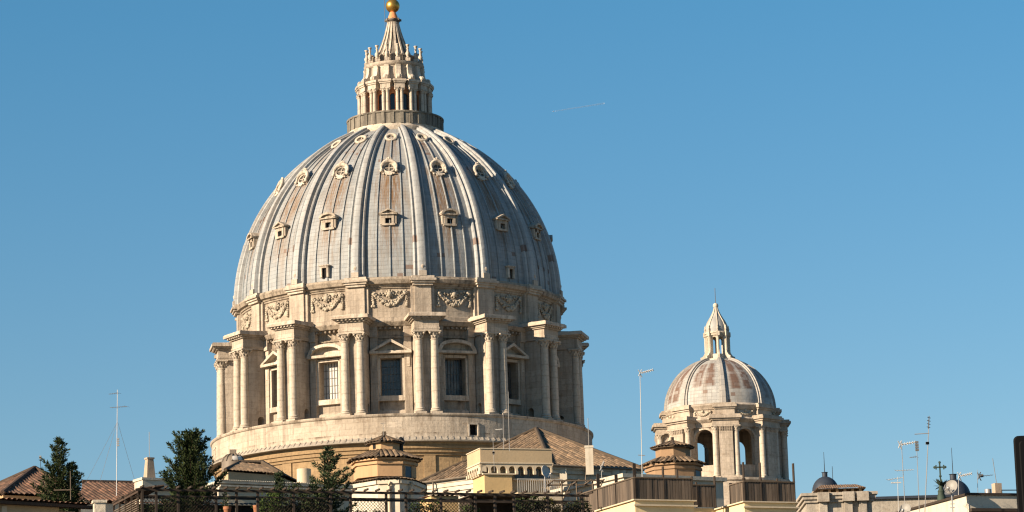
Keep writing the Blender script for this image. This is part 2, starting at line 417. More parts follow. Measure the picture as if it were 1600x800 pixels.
# ================================================================== the great dome
STEP = 2*math.pi/16; OFF = R_(8.0)
BUT = [OFF+STEP*k for k in range(-5, 5)]          # buttresses and ribs that face the street side
BAY = [OFF-STEP/2+STEP*k for k in range(-4, 6)]   # panels between them; BAY[4] is the one nearest the axis
def great_dome():
    c = at(628.5, 686, 480)
    D = thing('domed_drum', 'huge pale stone dome with grey lead ribs, sixteen buttressed column pairs and a tall lantern', 'dome', (c.x, c.y, 0), -math.atan2(c.x, c.y))
    tau = 2*math.pi
    # base ring
    b = MB(); b.wall(27.5, 29.4, 0, tau, 64.2, 67.25, closed=True, ops=[(R_(20.8), .62, 64.55, 66.1, False), (R_(-76), .6, 64.55, 66.1, False)])
    b.rev([(27.5, 67.25), (29.4, 67.25), (29.55, 67.35), (29.62, 67.5), (29.62, 67.7), (29.45, 67.75), (23.0, 67.78)], 160)
    ring = b.build('base_ring', M['ring'], D, 40)
    for az in (R_(20.8), R_(-76)):
        f = MB()
        for x0, x1, z0, z1 in ((-.86, -.62, 64.4, 66.35), (.62, .86, 64.4, 66.35), (-.86, .86, 66.1, 66.35)): f.box(x0, x1, -29.52, -28.9, z0, z1)
        f.xf(Matrix.Rotation(az, 4, 'Z')); o = f.build('window_frame', M['trav_trim'], ring)
        p = MB().box(-.62, .62, -28.7, -28.6, 64.55, 66.1).xf(Matrix.Rotation(az, 4, 'Z')).build('window_pane', M['dark'], ring)
    b = MB(); b.rev([(28.9, 63.55), (29.95, 63.6), (29.98, 63.75), (29.45, 64.22), (29.2, 64.3)], 200)
    for i in range(200):
        a = tau*i/200
        if -1.75 < (a if a < math.pi else a-tau) < 1.75:
            b.add([pol(29.97, a-.004, 63.78), pol(29.97, a+.004, 63.78), pol(29.42, a+.004, 64.27), pol(29.42, a-.004, 64.27), pol(29.97, a-.004, 63.86), pol(29.97, a+.004, 63.86), pol(29.42, a+.004, 64.36), pol(29.42, a-.004, 64.36)],
                  [(4, 5, 6, 7), (0, 1, 5, 4), (0, 4, 7, 3), (1, 2, 6, 5)])
    b.build('ledge_roof', M['greystone'], D, 40)
    b = MB(); b.rev([(27.6, 40), (28.2, 40), (28.2, 61.6), (28.45, 61.7), (28.5, 62.0), (28.75, 62.1), (28.8, 62.55), (29.05, 62.65), (29.1, 63.0), (28.95, 63.05), (28.95, 63.56), (27.5, 63.6)], 160)
    for k in range(-7, 8):
        a = OFF+k*STEP/2*1.0
        b.wall(28.1, 28.4, a-.03, a+.03, 40, 61.65)
    b.build('lower_drum', M['tufa'], D, 30)
    # drum wall with window openings
    ops = [(a, 1.62, 71.1, 76.75, False) for a in BAY]
    b = MB(); b.wall(22.9, 24.2, 0, tau, 67.7, 82.0, [((a) % tau, *q) for a, *q in ops], step=.02, closed=True)
    b.build('drum_wall', M['wallstone'], D, 25)
    # plain shell inside so the windows look into a dark room
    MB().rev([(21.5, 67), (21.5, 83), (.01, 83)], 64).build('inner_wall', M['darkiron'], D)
    # wall entablature between buttresses
    b = MB(); b.rev([(24.1, 79.7), (24.4, 79.75), (24.45, 80.05), (24.3, 80.1), (24.32, 80.9), (24.6, 81.0), (24.7, 81.3), (25.2, 81.45), (25.35, 81.75), (25.5, 82.05), (25.3, 82.2), (24.0, 82.35)], 160)
    for i in range(220):
        a = tau*i/220; b.box(-.13, .13, -25.1, -24.5, 81.02, 81.3, Matrix.Rotation(a, 4, 'Z'))
    b.build('wall_entablature', M['trav_dark'], D, 30)
    b = MB(); b.rev([(24.15, 67.75), (24.75, 67.8), (24.75, 68.8), (24.5, 69.0), (24.15, 69.05)], 160)
    b.build('wall_plinth', M['trav'], D, 30)
    # windows
    for i, a in enumerate(BAY):
        f = MB()
        for x0, x1 in ((-2.3, -1.62), (1.62, 2.3)): f.box(x0, x1, -24.62, -23.95, 70.6, 77.0)
        f.box(-2.3, 2.3, -24.62, -23.95, 76.75, 77.15); f.box(-2.5, 2.5, -24.75, -23.95, 70.35, 71.1)
        for sx in (-1, 1): f.box(sx*2.55-.22, sx*2.55+.22, -24.8, -24.0, 75.4, 77.3); f.box(sx*2.5-.16, sx*2.5+.16, -24.5, -24.0, 70.6, 75.4)
        fr = f.xf(Matrix.Rotation(a, 4, 'Z')).build('window', M['trav_trim'], D)
        tri = (i % 2 == 0)
        q = MB(); q.box(-3.1, 3.1, -25.6, -23.95, 77.32, 77.7)
        if tri:
            for s0 in (-1, 1):
                q.extr([(s0*3.1, -25.6, 77.703), (s0*2.5, -25.6, 77.703), (0, -25.6, 79.05), (0, -25.6, 79.5)], (0, 1.65, 0))
            q.extr([(-2.5, -24.45, 77.705), (2.5, -24.45, 77.705), (0, -24.45, 79.05)], (0, .5, 0))
        else:
            pts = [(-3.1+6.2*k/12, 77.703+1.65*math.sin(math.acos(-1+2*k/12))**.85) for k in range(13)]
            inn = [(-2.5+5.0*k/12, 77.705+1.2*math.sin(math.acos(-1+2*k/12))**.85) for k in range(13)]
            for k in range(12):
                q.extr([(pts[k][0], -25.6, pts[k][1]), (pts[k+1][0], -25.6, pts[k+1][1]), (inn[k+1][0], -25.6, inn[k+1][1]), (inn[k][0], -25.6, inn[k][1])], (0, 1.65, 0))
            q.extr([(x, -24.45, z) for x, z in inn], (0, .5, 0))
        q.xf(Matrix.Rotation(a, 4, 'Z')).build('pediment', M['trav_trim'], fr)
        g = MB().box(-1.62, 1.62, -23.1, -23.05, 71.1, 76.75).xf(Matrix.Rotation(a, 4, 'Z')).build('pane', M['blind'] if i == 3 else M['glass'], fr)
        if i == 3: g['label'] = 'pale blind catching the sun'
        h = MB()
        for k in range(1, 7): x = -1.62+3.24*k/7; h.box(x-.035, x+.035, -23.2, -23.12, 71.1, 76.75)
        for k in range(1, 5): z = 71.1+5.65*k/5; h.box(-1.62, 1.62, -23.2, -23.13, z-.03, z+.03)
        h.xf(Matrix.Rotation(a, 4, 'Z')).build('glazing_bars', M['bar'], fr)
    # one buttress: pierced spur, two columns, entablature block
    b = MB()
    poly = [(-24.0, 67.78), (-24.9, 67.78), (-24.9, 69.4)] + [(-25.45-.55*math.cos(math.pi*k/8)*-1*-1, 69.4+.55*math.sin(math.pi*k/8)) for k in range(9)][::-1][::-1] + [(-26.0, 67.78), (-27.5, 67.78), (-27.5, 80.0), (-24.0, 80.0)]
    arch = [(-25.45+.55*math.cos(math.pi*k/8), 69.4+.55*math.sin(math.pi*k/8)) for k in range(9)]
    poly = [(-24.0, 67.78), (-24.9, 67.78)] + arch + [(-26.0, 67.78), (-27.5, 67.78), (-27.5, 80.0), (-24.0, 80.0)]
    b.extr([(-1.6, y, z) for y, z in poly], (3.2, 0, 0))
    for sx in (-1, 1):                                   # half pilasters that flank the spur against the wall
        b.box(sx*2.35-.55, sx*2.35+.55, -24.75, -24.0, 67.78, 79.9)
    but = b.build('buttress', M['trav'], D, None)
    cm = MB(); cm.box(-.85, .85, -.85, .85, 0, .35)
    cm.rev([(.80, .35), (.88, .48), (.80, .62), (.68, .68), (.76, .8), (.70, .92), (.635, 1.0), (.63, 3.5), (.60, 7), (.535, 10.95), (.60, 11.0), (.60, 11.15), (.50, 11.2),
            (.52, 11.5), (.60, 11.75), (.72, 12.0), (.88, 12.2)], 20)
    for row, (zz, rr, hh) in enumerate(((11.22, .58, .42), (11.5, .64, .5))):
        for k in range(8):
            a = tau*(k+.5*row)/8
            cm.add([Vector(p) for p in (pol(rr, a-.28, zz), pol(rr, a+.28, zz), pol(rr+.16, a+.22, zz+hh), pol(rr+.16, a-.22, zz+hh), pol(rr+.2, a, zz+hh*.7), pol(rr-.1, a, zz))], [(0, 1, 4), (1, 2, 4), (2, 3, 4), (3, 0, 4)])
    for k in range(4):
        a = math.pi/4+tau*k/4; cm.ball(pol(1.0, a, 12.0), .2, 8, 6)
    cm.box(-.92, .92, -.92, .92, 12.15, 12.32)
    col = cm.build('column', M['column'], but, 35)
    col.location = (-1.17, -27.95, 67.75)
    dup(col, but, loc=(1.17, -27.95, 67.75))
    e = MB()
    for z0, z1, hw, r in ((80.06, 80.35, 1.85, 28.5), (80.35, 80.62, 1.92, 28.57), (80.62, 81.7, 1.82, 28.47), (81.7, 81.9, 2.1, 28.75), (81.9, 82.15, 2.35, 29.0), (82.15, 82.6, 2.8, 29.45), (82.6, 82.72, 2.68, 29.33)):
        e.box(-hw, hw, -r, -24.2, z0, z1)
    for k in range(7): x = -1.85+3.7*k/6; e.box(x-.13, x+.13, -29.2, -28.4, 81.92, 82.13)
    for sx in (-1, 1): e.box(sx*2.35-.6, sx*2.35+.6, -25.0, -24.1, 79.9, 81.9)
    e.extr([(-2.3, -28.6, 82.7), (-2.3, -24.6, 83.0), (-2.3, -24.6, 82.7)], (4.6, 0, 0))
    e.build('entablature', M['trav'], but)
    but.rotation_euler.z = BUT[0]
    for a in BUT[1:]: dup_tree(but, D, a)
    # attic
    b = MB(); b.rev([(24.0, 82.2), (24.9, 82.2), (24.9, 82.8), (24.65, 82.9), (24.6, 87.1), (24.8, 87.2), (24.85, 87.5), (24.0, 87.6)], 160)
    b.build('attic_wall', M['wallstone'], D, 30)
    b = MB(); b.rev([(24.7, 87.4), (25.0, 87.45), (25.1, 87.65), (25.5, 87.8), (25.65, 88.1), (25.75, 88.4), (25.55, 88.5), (25.5, 88.75), (24.6, 89.0)], 160)
    b.build('attic_cornice', M['trav_dark'], D, 30)
    p = MB(); p.box(-1.75, 1.75, -25.05, -24.3, 82.3, 87.45); p.box(-1.25, 1.25, -25.35, -24.3, 82.3, 87.45); p.box(-1.4, 1.4, -25.5, -24.3, 82.3, 82.95)
    for z0, z1, hw, r in ((87.45, 87.8, 1.5, 25.75), (87.8, 88.1, 1.75, 26.0), (88.1, 88.45, 1.95, 26.25), (88.45, 88.85, 1.7, 25.95)): p.box(-hw, hw, -r, -24.5, z0, z1)
    p.box(-.55, .55, -26.0, -25.0, 88.85, 89.6); p.rev([(.3, 89.6), (.2, 89.75), (.32, 90.1), (.36, 90.35), (.2, 90.6), (.1, 91.0), (.01, 91.2)], 10, mat=Matrix.Translation((0, -25.6, 0)))
    pil = p.build('attic_pilaster', M['trav'], D, 30); pil.rotation_euler.z = BUT[0]
    for a in BUT[1:]: dup(pil, D, a)
    # garland: frame mould, swag of fruit, tassels, mask
    g = MB(); rw = 24.68
    def onw(x, z, d=0): return pol(rw+d, x/rw, z)
    gr = random.Random(5)
    for k in range(34):
        t = -1+2*k/33; x = t*2.2; z = 86.35-1.5*(1-t*t); wd = .2+.2*(1-t*t)
        for q in range(4):
            g.ball(onw(x+gr.uniform(-.08, .08), z+gr.uniform(-wd, wd), gr.uniform(.02, .2)), gr.uniform(.13, .21), 6, 5)
    for sx in (-1, 1):
        for q in range(6): g.ball(onw(sx*gr.uniform(2.15, 2.6), gr.uniform(86.2, 86.8), gr.uniform(.08, .3)), gr.uniform(.15, .26), 7, 5)
        for k in range(6):
            for q in range(2): g.ball(onw(sx*(2.5+gr.uniform(-.06-.03*k, .06+.03*k)), 86.05-.3*k, gr.uniform(.08, .2)), .13+.015*k, 6, 5)
        for q in range(7): g.ball(onw(sx*gr.uniform(.4, 1.9), gr.uniform(86.2, 86.75), gr.uniform(.02, .14)), gr.uniform(.1, .2), 6, 5)
    g.ball(onw(0, 86.3, .16), .42, 10, 8, (1, 1, 1.15))
    for q in range(8): a = tau*q/8; g.ball(onw(.5*math.cos(a), 86.35+.5*math.sin(a), .12), .2, 6, 5)
    ga = g.build('garland', M['garland'], D, 60); ga.rotation_euler.z = BAY[0]
    for a in BAY[1:]: dup(ga, D, a)
    # shell
    R0, zb, rho, T1 = 24.8, 88.8, 29.4, R_(66.5)
    def prof(t): return R0-rho+rho*math.cos(t), zb+rho*math.sin(t)
    NA, NT = 16*24, 60; b = MB(); tt = [T1*j/NT for j in range(NT+1)]
    for i in range(NA+1):
        a = OFF-STEP/2+tau*i/NA
        u = (((a-OFF-STEP/2)/STEP) % 1)-0.0       # 0..1 within a panel between ribs
        pid = math.floor((a-OFF-STEP/2)/STEP+1e-6)
        uu = (u+.5) % 1 - .5                       # centre of panel at 0
        for j, t in enumerate(tt):
            r, z = prof(t); h = 0
            k = i % 24
            if k in (6, 18) or k == 12 and False: h = 0
            v = pol(r, a, z); idx = len(b.v); b.v.append(v)
            b.uv[idx] = (i/NA*16*8, rho*t/.62)
            d = math.degrees(t); c_ = abs(((a-(OFF+STEP/2))/STEP+.5) % 1 - .5)
            env = 0
            wd = max(0, 1-c_/.30)
            if 19 < d < 38: env = max(env, wd*min(1, (d-19)/9+.2)*1.4)
            if d <= 18: env = max(env, max(0, 1-c_/.19)*max(0, (d-6)/12)*1.3)
            if 38 < d < 55: env = max(env, wd*max(0, (d-40)/15)*.8)
            rnd = math.sin(pid*12.9898+4.1)*43758.5453; rnd -= math.floor(rnd)
            b.st[idx] = min(1, env*(.45+1.05*rnd)+.10+.14*rnd)
    L = NT+1
    for i in range(NA):
        for j in range(NT): b.f.append((i*L+j, (i+1)*L+j, (i+1)*L+j+1, i*L+j+1))
    for i in range(16):                             # standing seams
        for fr in (-.19, .02, .22):
            a = OFF+STEP/2+STEP*i+fr*STEP
            ps = []
            for j in range(0, NT+1, 2):
                if tt[j] > R_(61): break
                r, z = prof(tt[j]); ps.append((r, z, tt[j]))
            base = len(b.v)
            for r, z, t in ps:
                nr, nz = math.cos(t), math.sin(t)
                for da, h in ((-.09, 0), (-.07, .17), (.07, .17), (.09, 0)):
                    b.uv[len(b.v)] = (.5+i*3+fr, rho*t/.62); b.st[len(b.v)] = .05
                    b.v.append(pol(r+nr*h, a+da/max(r, 1), z+nz*h))
            for q in range(len(ps)-1):
                for s0 in range(3): b.f.append((base+q*4+s0, base+q*4+s0+1, base+q*4+s0+5, base+q*4+s0+4))
    b.build('dome_shell', M['lead'], D, 30)
    # rib
    cs = [(-1, -.1), (-1, .40), (-.86, .52), (-.72, .40), (-.66, .34), (-.54, .36), (-.50, .62), (-.40, .84), (-.2, .90), (.2, .90), (.40, .84), (.50, .62), (.54, .36), (.66, .34), (.72, .40), (.86, .52), (1, .40), (1, -.1)]
    b = MB(); nt_ = 56
    for j in range(nt_+1):
        t = T1*j/nt_; r, z = prof(t); hw = 1.28-.60*(j/nt_)**1.1; hs = 1.2-.45*j/nt_
        for x, h in cs:
            rr = r+math.cos(t)*h*hs; zz = z+math.sin(t)*h*hs
            b.uv[len(b.v)] = (x*1.0+7.5, rho*t/1.05); b.st[len(b.v)] = .12
            b.v.append((x*hw, -rr, zz))
    Lc = len(cs)
    for j in range(nt_):
        for q in range(Lc-1): b.f.append((j*Lc+q, j*Lc+q+1, (j+1)*Lc+q+1, (j+1)*Lc+q))
    b.f.append(tuple(range(Lc)))
    rib = b.build('dome_rib', M['lead_rib'], D, 35); rib.rotation_euler.z = BUT[0]
    for k in range(1, 16): dup(rib, D, BUT[0]+STEP*k)
    # dormers
    def dorm1(tri):
        f = MB(); r, z = prof(R_(16.6)); y = -(r+.55)
        f.box(-1.05, -.55, y, y+2.2, z-.2, z+1.6); f.box(.55, 1.05, y, y+2.2, z-.2, z+1.6); f.box(-1.05, 1.05, y, y+2.2, z+1.0, z+1.6); f.box(-1.2, 1.2, y-.1, y+1.5, z-.35, z-.0)
        for sx in (-1, 1): f.box(sx*1.25-.2, sx*1.25+.2, y+.1, y+2, z-.1, z+1.5)
        f.box(-1.6, 1.6, y-.3, y+2.6, z+1.6, z+1.82)
        if tri:
            f.extr([(-1.3, y+.05, z+1.82), (1.3, y+.05, z+1.82), (0, y+.05, z+2.5)], (0, 2.9, 0))
            for s0 in (-1, 1): f.extr([(s0*1.75, y-.4, z+1.822), (s0*1.25, y-.4, z+1.822), (0, y-.4, z+2.42), (0, y-.4, z+2.72)], (0, 3.2, 0))
        else:
            f.extr([(1.2*math.cos(math.pi*k/10), y+.05, z+1.82+.6*math.sin(math.pi*k/10)) for k in range(11)], (0, 2.9, 0))
            for k in range(10):
                t0, t1 = math.pi*k/10, math.pi*(k+1)/10
                f.extr([(1.7*math.cos(t0), y-.4, z+1.822+.92*math.sin(t0)), (1.7*math.cos(t1), y-.4, z+1.822+.92*math.sin(t1)), (1.25*math.cos(t1), y-.4, z+1.822+.58*math.sin(t1)), (1.25*math.cos(t0), y-.4, z+1.822+.58*math.sin(t0))], (0, 3.2, 0))
        return f, (y, z)
    fr1 = {}
    rS, zS = prof(R_(16.6)); SH = Matrix.Translation((0, -rS, zS)) @ Matrix.Diagonal((.84, .84, .84, 1)) @ Matrix.Translation((0, rS+.12, -zS))
    for tri in (True, False):
        f, (y, z) = dorm1(tri); fr1[tri] = f.xf(SH)
    def place(list_bay, f, name, op, opmat):
        first = None
        for a in list_bay:
            if first is None:
                first = f.build(name, M['trav_trim'], D, 35); first.rotation_euler.z = a
                op.build(name.split('_')[0]+'_opening' if False else 'dormer_opening', opmat, first)
            else: dup_tree(first, D, a)
    y1, z1 = y, z
    op1 = MB().box(-.55, .55, y1+.5, y1+.6, z1-.05, z1+1.02).xf(SH)
    place(BAY[::2], fr1[True], 'pedimented_dormer', op1, M['dark'])
    place(BAY[1::2], fr1[False], 'arched_dormer', op1, M['dark'])
    def ringm(ro, ri, d, n=20):
        f = MB(); f.rev([(ri, -d), (ri, .0), (ri+.12, .08), (ro-.1, .08), (ro, 0), (ro, -d)], n); return f
    # round shell dormers
    t2 = R_(37.2); r, z = prof(t2)
    f = ringm(1.02, .74, 1.6)
    hood = [R_(-118+236*k/18) for k in range(19)]      # shell hood
    f.tube([(1.16*math.sin(a), -1.16*math.cos(a), .12) for a in hood], [.12+.24*math.cos(a*.62)**2 for a in hood], 8)
    f.tube([(.98*math.sin(a), -.98*math.cos(a), .22) for a in hood[3:-3]], .1, 6)
    f.ball((0, -1.62, .2), .26, 8, 6); f.ball((-.3, -1.55, .2), .18, 8, 6); f.ball((.3, -1.55, .2), .18, 8, 6)
    for sx in (-1, 1):
        f.ball((sx*1.16, .62, .05), .27, 8, 6); f.ball((sx*.8, 1.08, -.1), .17, 8, 6)
    f.extr([(-.7, .95, -.3), (.7, .95, -.3), (.35, 1.45, -.3), (-.35, 1.45, -.3)], (0, 0, .3))
    op = MB().rev([(.01, -.25), (.73, -.25)], 16); bars = MB(); bars.box(-.05, .05, -.7, .7, -.2, -.1); bars.box(-.7, .7, -.05, .05, -.2, -.1)
    def tilt(mbx, tdeg, r, z, lift): 
        # local z -> outward normal tilted by tdeg, local y -> down
        n = Vector((0, -math.cos(R_(tdeg)), math.sin(R_(tdeg)))); dn = Vector((0, -math.sin(R_(tdeg)), -math.cos(R_(tdeg)))); xx = Vector((-1, 0, 0))
        mm = Matrix((xx, dn, n)).transposed().to_4x4(); mm.translation = Vector((0, -r, z))+n*lift
        return mbx.xf(mm)
    tilt(f, 27, r, z, .5); tilt(op, 27, r, z, .5); tilt(bars, 27, r, z, .5)
    first = None
    for a in BAY:
        if first is None:
            first = f.build('shell_dormer', M['trav_trim'], D, 45); first.rotation_euler.z = a
            op.build('dormer_opening', M['pane'], first); bars.build('glazing_bars', M['trav_trim'], first)
        else: dup_tree(first, D, a)
    t3 = R_(55.3); r, z = prof(t3)
    f = ringm(.98, .58, 1.4); op = MB().rev([(.01, -.3), (.6, -.3)], 16); bars = MB(); bars.box(-.05, .05, -.58, .58, -.26, -.16); bars.box(-.58, .58, -.05, .05, -.26, -.16)
    for x in (f, op, bars): tilt(x, 42, r, z, .38)
    first = None
    for a in BAY:
        if first is None:
            first = f.build('round_dormer', M['trav_trim'], D, 45); first.rotation_euler.z = a
            op.build('dormer_opening', M['pane'], first); bars.build('glazing_bars', M['trav_trim'], first)
        else: dup_tree(first, D, a)
    # two small hatches near the springing
    for a, in ((BAY[3]+R_(-.3),), (BAY[6]+R_(.5),)):
        r, z = prof(R_(1.5)); f = MB(); yy = -(r+.5)
        f.box(-.7, -.38, yy, yy+1.4, z-.1, z+1.5); f.box(.38, .7, yy, yy+1.4, z-.1, z+1.5); f.box(-.7, .7, yy, yy+1.4, z+1.3, z+1.6); f.box(-.85, .85, yy-.12, yy+1.4, z+1.6, z+1.75)
        h = f.build('roof_hatch', M['trav_trim'], D); h.rotation_euler.z = a
        MB().box(-.38, .38, yy+.4, yy+.5, z-.1, z+1.3).build('hatch_opening', M['dark'], h)
    # gallery
    b = MB(); b.rev([(6.9, 115.3), (7.6, 115.5), (7.75, 115.8), (7.75, 116.2), (7.55, 116.3), (7.5, 116.6), (5.0, 116.62)], 72); b.build('gallery_floor', M['trav_trim'], D, 30)
    b = MB(); b.wall(7.25, 7.5, 0, tau, 116.6, 118.35, closed=True); b.rev([(7.2, 118.35), (7.68, 118.35), (7.7, 118.6), (7.2, 118.62)], 72)
    for k in range(32): b.box(-.28, .28, -7.62, -7.3, 116.62, 118.35, Matrix.Rotation(OFF+tau*k/32, 4, 'Z'))
    b.build('gallery_parapet', M['stained'], D, 30)
    # lantern
    b = MB(); ops = [(((a) % tau), .48, 119.3, 121.5, True) for a in BAY]
    b.wall(4.7, 5.1, 0, tau, 116.6, 123.0, ops, step=.06, closed=True)
    Lt = b.build('lantern_wall', M['orange'], D, 30)
    MB().rev([(4.5, 116.6), (4.5, 123.2), (.01, 123.2)], 40).build('lantern_core', M['dark'], Lt)
    for a in BAY:
        h = MB(); h.box(-.48, .48, -4.8, -4.75, 119.3, 121.98)
        h.xf(Matrix.Rotation(a, 4, 'Z')).build('lantern_window', M['glass'], Lt)
    cm = MB(); cm.box(-.4, .4, -.4, .4, 0, .2); cm.rev([(.38, .2), (.4, .3), (.32, .4), (.3, .5), (.265, 3.35), (.31, 3.4), (.30, 3.55), (.4, 3.8), (.42, 3.9)], 12); cm.box(-.44, .44, -.44, .44, 3.85, 4.02)
    for sx in (-1, 1): cm.ball((sx*.38, -.2, 3.75), .16, 6, 5)
    lc = cm.build('lantern_column', M['column'], Lt, 35); first = True
    sp = MB(); sp.box(-.45, .45, -5.3, -4.6, 118.5, 122.7); sp.box(-.8, .8, -6.05, -4.1, 116.62, 118.75)
    spu = sp.build('lantern_spur', M['trav'], Lt); spu.rotation_euler.z = BUT[0]
    for a in BUT[1:]: dup(spu, Lt, a)
    for a in BUT:
        for sx in (-1, 1):
            p_ = Matrix.Rotation(a, 4, 'Z') @ Vector((sx*.33, -5.62, 118.72))
            if first: o = lc; first = False
            else: o = dup(lc, Lt)
            o.location = p_; o.rotation_euler.z = a
    b = MB(); b.rev([(4.0, 122.72), (4.95, 122.75), (4.95, 123.5), (5.1, 123.6), (5.3, 123.95), (5.1, 124.1), (4.0, 124.2)], 72)
    for a in BUT+[OFF+STEP*k for k in range(5, 11)]:
        mt = Matrix.Rotation(a, 4, 'Z')
        for z0, z1, hw, r in ((122.75, 123.45, .8, 5.9), (123.45, 123.7, .92, 6.05), (123.7, 124.05, 1.02, 6.18)): b.box(-hw, hw, -r, -4.2, z0, z1, mt)
    b.build('lantern_entablature', M['trav_trim'], Lt, 30)
    b = MB(); b.rev([(4.3, 124.0), (4.42, 124.1), (4.35, 126.7), (4.6, 126.85), (4.75, 127.1), (4.8, 127.35), (4.5, 127.45), (3.0, 127.5)], 72)
    b.build('lantern_attic', M['trav'], Lt, 30)
    s0 = [(-4.2, 124.15), (-5.65, 124.15), (-5.8, 124.4), (-5.75, 124.75), (-5.45, 124.95), (-5.2, 124.9), (-5.0, 125.3), (-4.85, 125.9), (-4.8, 126.4), (-4.9, 126.75), (-4.2, 126.75)]
    b = MB(); b.extr([(-.38, y, z) for y, z in s0], (.76, 0, 0)); b.ball((0, -5.5, 124.6), .4, 10, 8)
    sv = b.build('scroll_bracket', M['trav_trim'], Lt); sv.rotation_euler.z = BUT[0]
    for a in BUT[1:]: dup(sv, Lt, a)
    b = MB(); b.box(-.38, .38, -.38, .38, 0, .5); b.rev([(.3, .5), (.38, .6), (.22, .75), (.34, 1.05), (.38, 1.3), (.2, 1.6), (.14, 1.9), (.24, 2.1), (.14, 2.2), (.22, 2.5), (.32, 2.62), (.3, 2.72), (.01, 2.8)], 10)
    cd = b.build('candelabrum', M['trav_trim'], Lt, 40); cd.location = Matrix.Rotation(BUT[0], 4, 'Z') @ Vector((0, -4.35, 127.4))
    for k in range(1, 16):
        a = BUT[0]+STEP*k; dup(cd, Lt, loc=Matrix.Rotation(a, 4, 'Z') @ Vector((0, -4.35, 127.4)))
    b = MB(); b.rev([(3.45, 127.4), (3.5, 128.5), (3.65, 128.6), (3.6, 128.8), (2.8, 128.85)], 48)
    for k in range(48): b.box(-.1, .1, -3.62, -3.4, 127.6, 128.5, Matrix.Rotation(tau*k/48, 4, 'Z'))
    b.build('upper_parapet', M['trav_dark'], Lt, 30)
    sprof = [(2.95, 128.6), (2.7, 129.1), (2.3, 130.0), (1.85, 131.1), (1.45, 132.2), (1.12, 133.3), (.9, 134.2), (.8, 134.7)]
    b = MB(); b.rev(sprof, 48); b.rev([(.8, 134.6), (.95, 134.8), (1.2, 135.0), (1.22, 135.2), (.9, 135.3), (.6, 135.35)], 24)
    for k in range(8): b.box(-.09, .09, -1.35, -1.0, 134.95, 135.3, Matrix.Rotation(tau*k/8, 4, 'Z'))
    S = b.build('spire', M['spire'], D, 40)
    b = MB()
    pr = [(r+.0, z) for r, z in sprof]
    for sx in (-1, 1): b.extr([(sx*.0-.14, -r-.16, z) for r, z in pr] + [(-.14, -r+.3, z) for r, z in pr[::-1]], (.28, 0, 0)) if sx == 1 else None
    sr = b.build('spire_rib', M['trav_trim'], S); sr.rotation_euler.z = BUT[0]
    for k in range(1, 16): dup(sr, S, BUT[0]+STEP*k)
    MB().rev([(.85, 135.3), (.7, 135.8), (.5, 136.3), (.42, 136.6), (.3, 136.6)], 20).build('spire_neck', M['orange'], S, 40)
    MB().ball((0, 0, 137.5), 1.12, 28, 18).build('gilt_ball', M['gold'], S, 60)
    b = MB(); b.box(-.14, .14, -.12, .12, 138.6, 141.6); b.box(-.85, .85, -.12, .12, 140.2, 140.48); b.build('cross', M['gold'], S)
    MB().tube([(-1.25, -.3, 133.9), (-1.3, -.3, 138.6), (-1.3, -.3, 141)], .045, 5).build('lightning_rod', M['bar'], S)
    return D
great_dome()

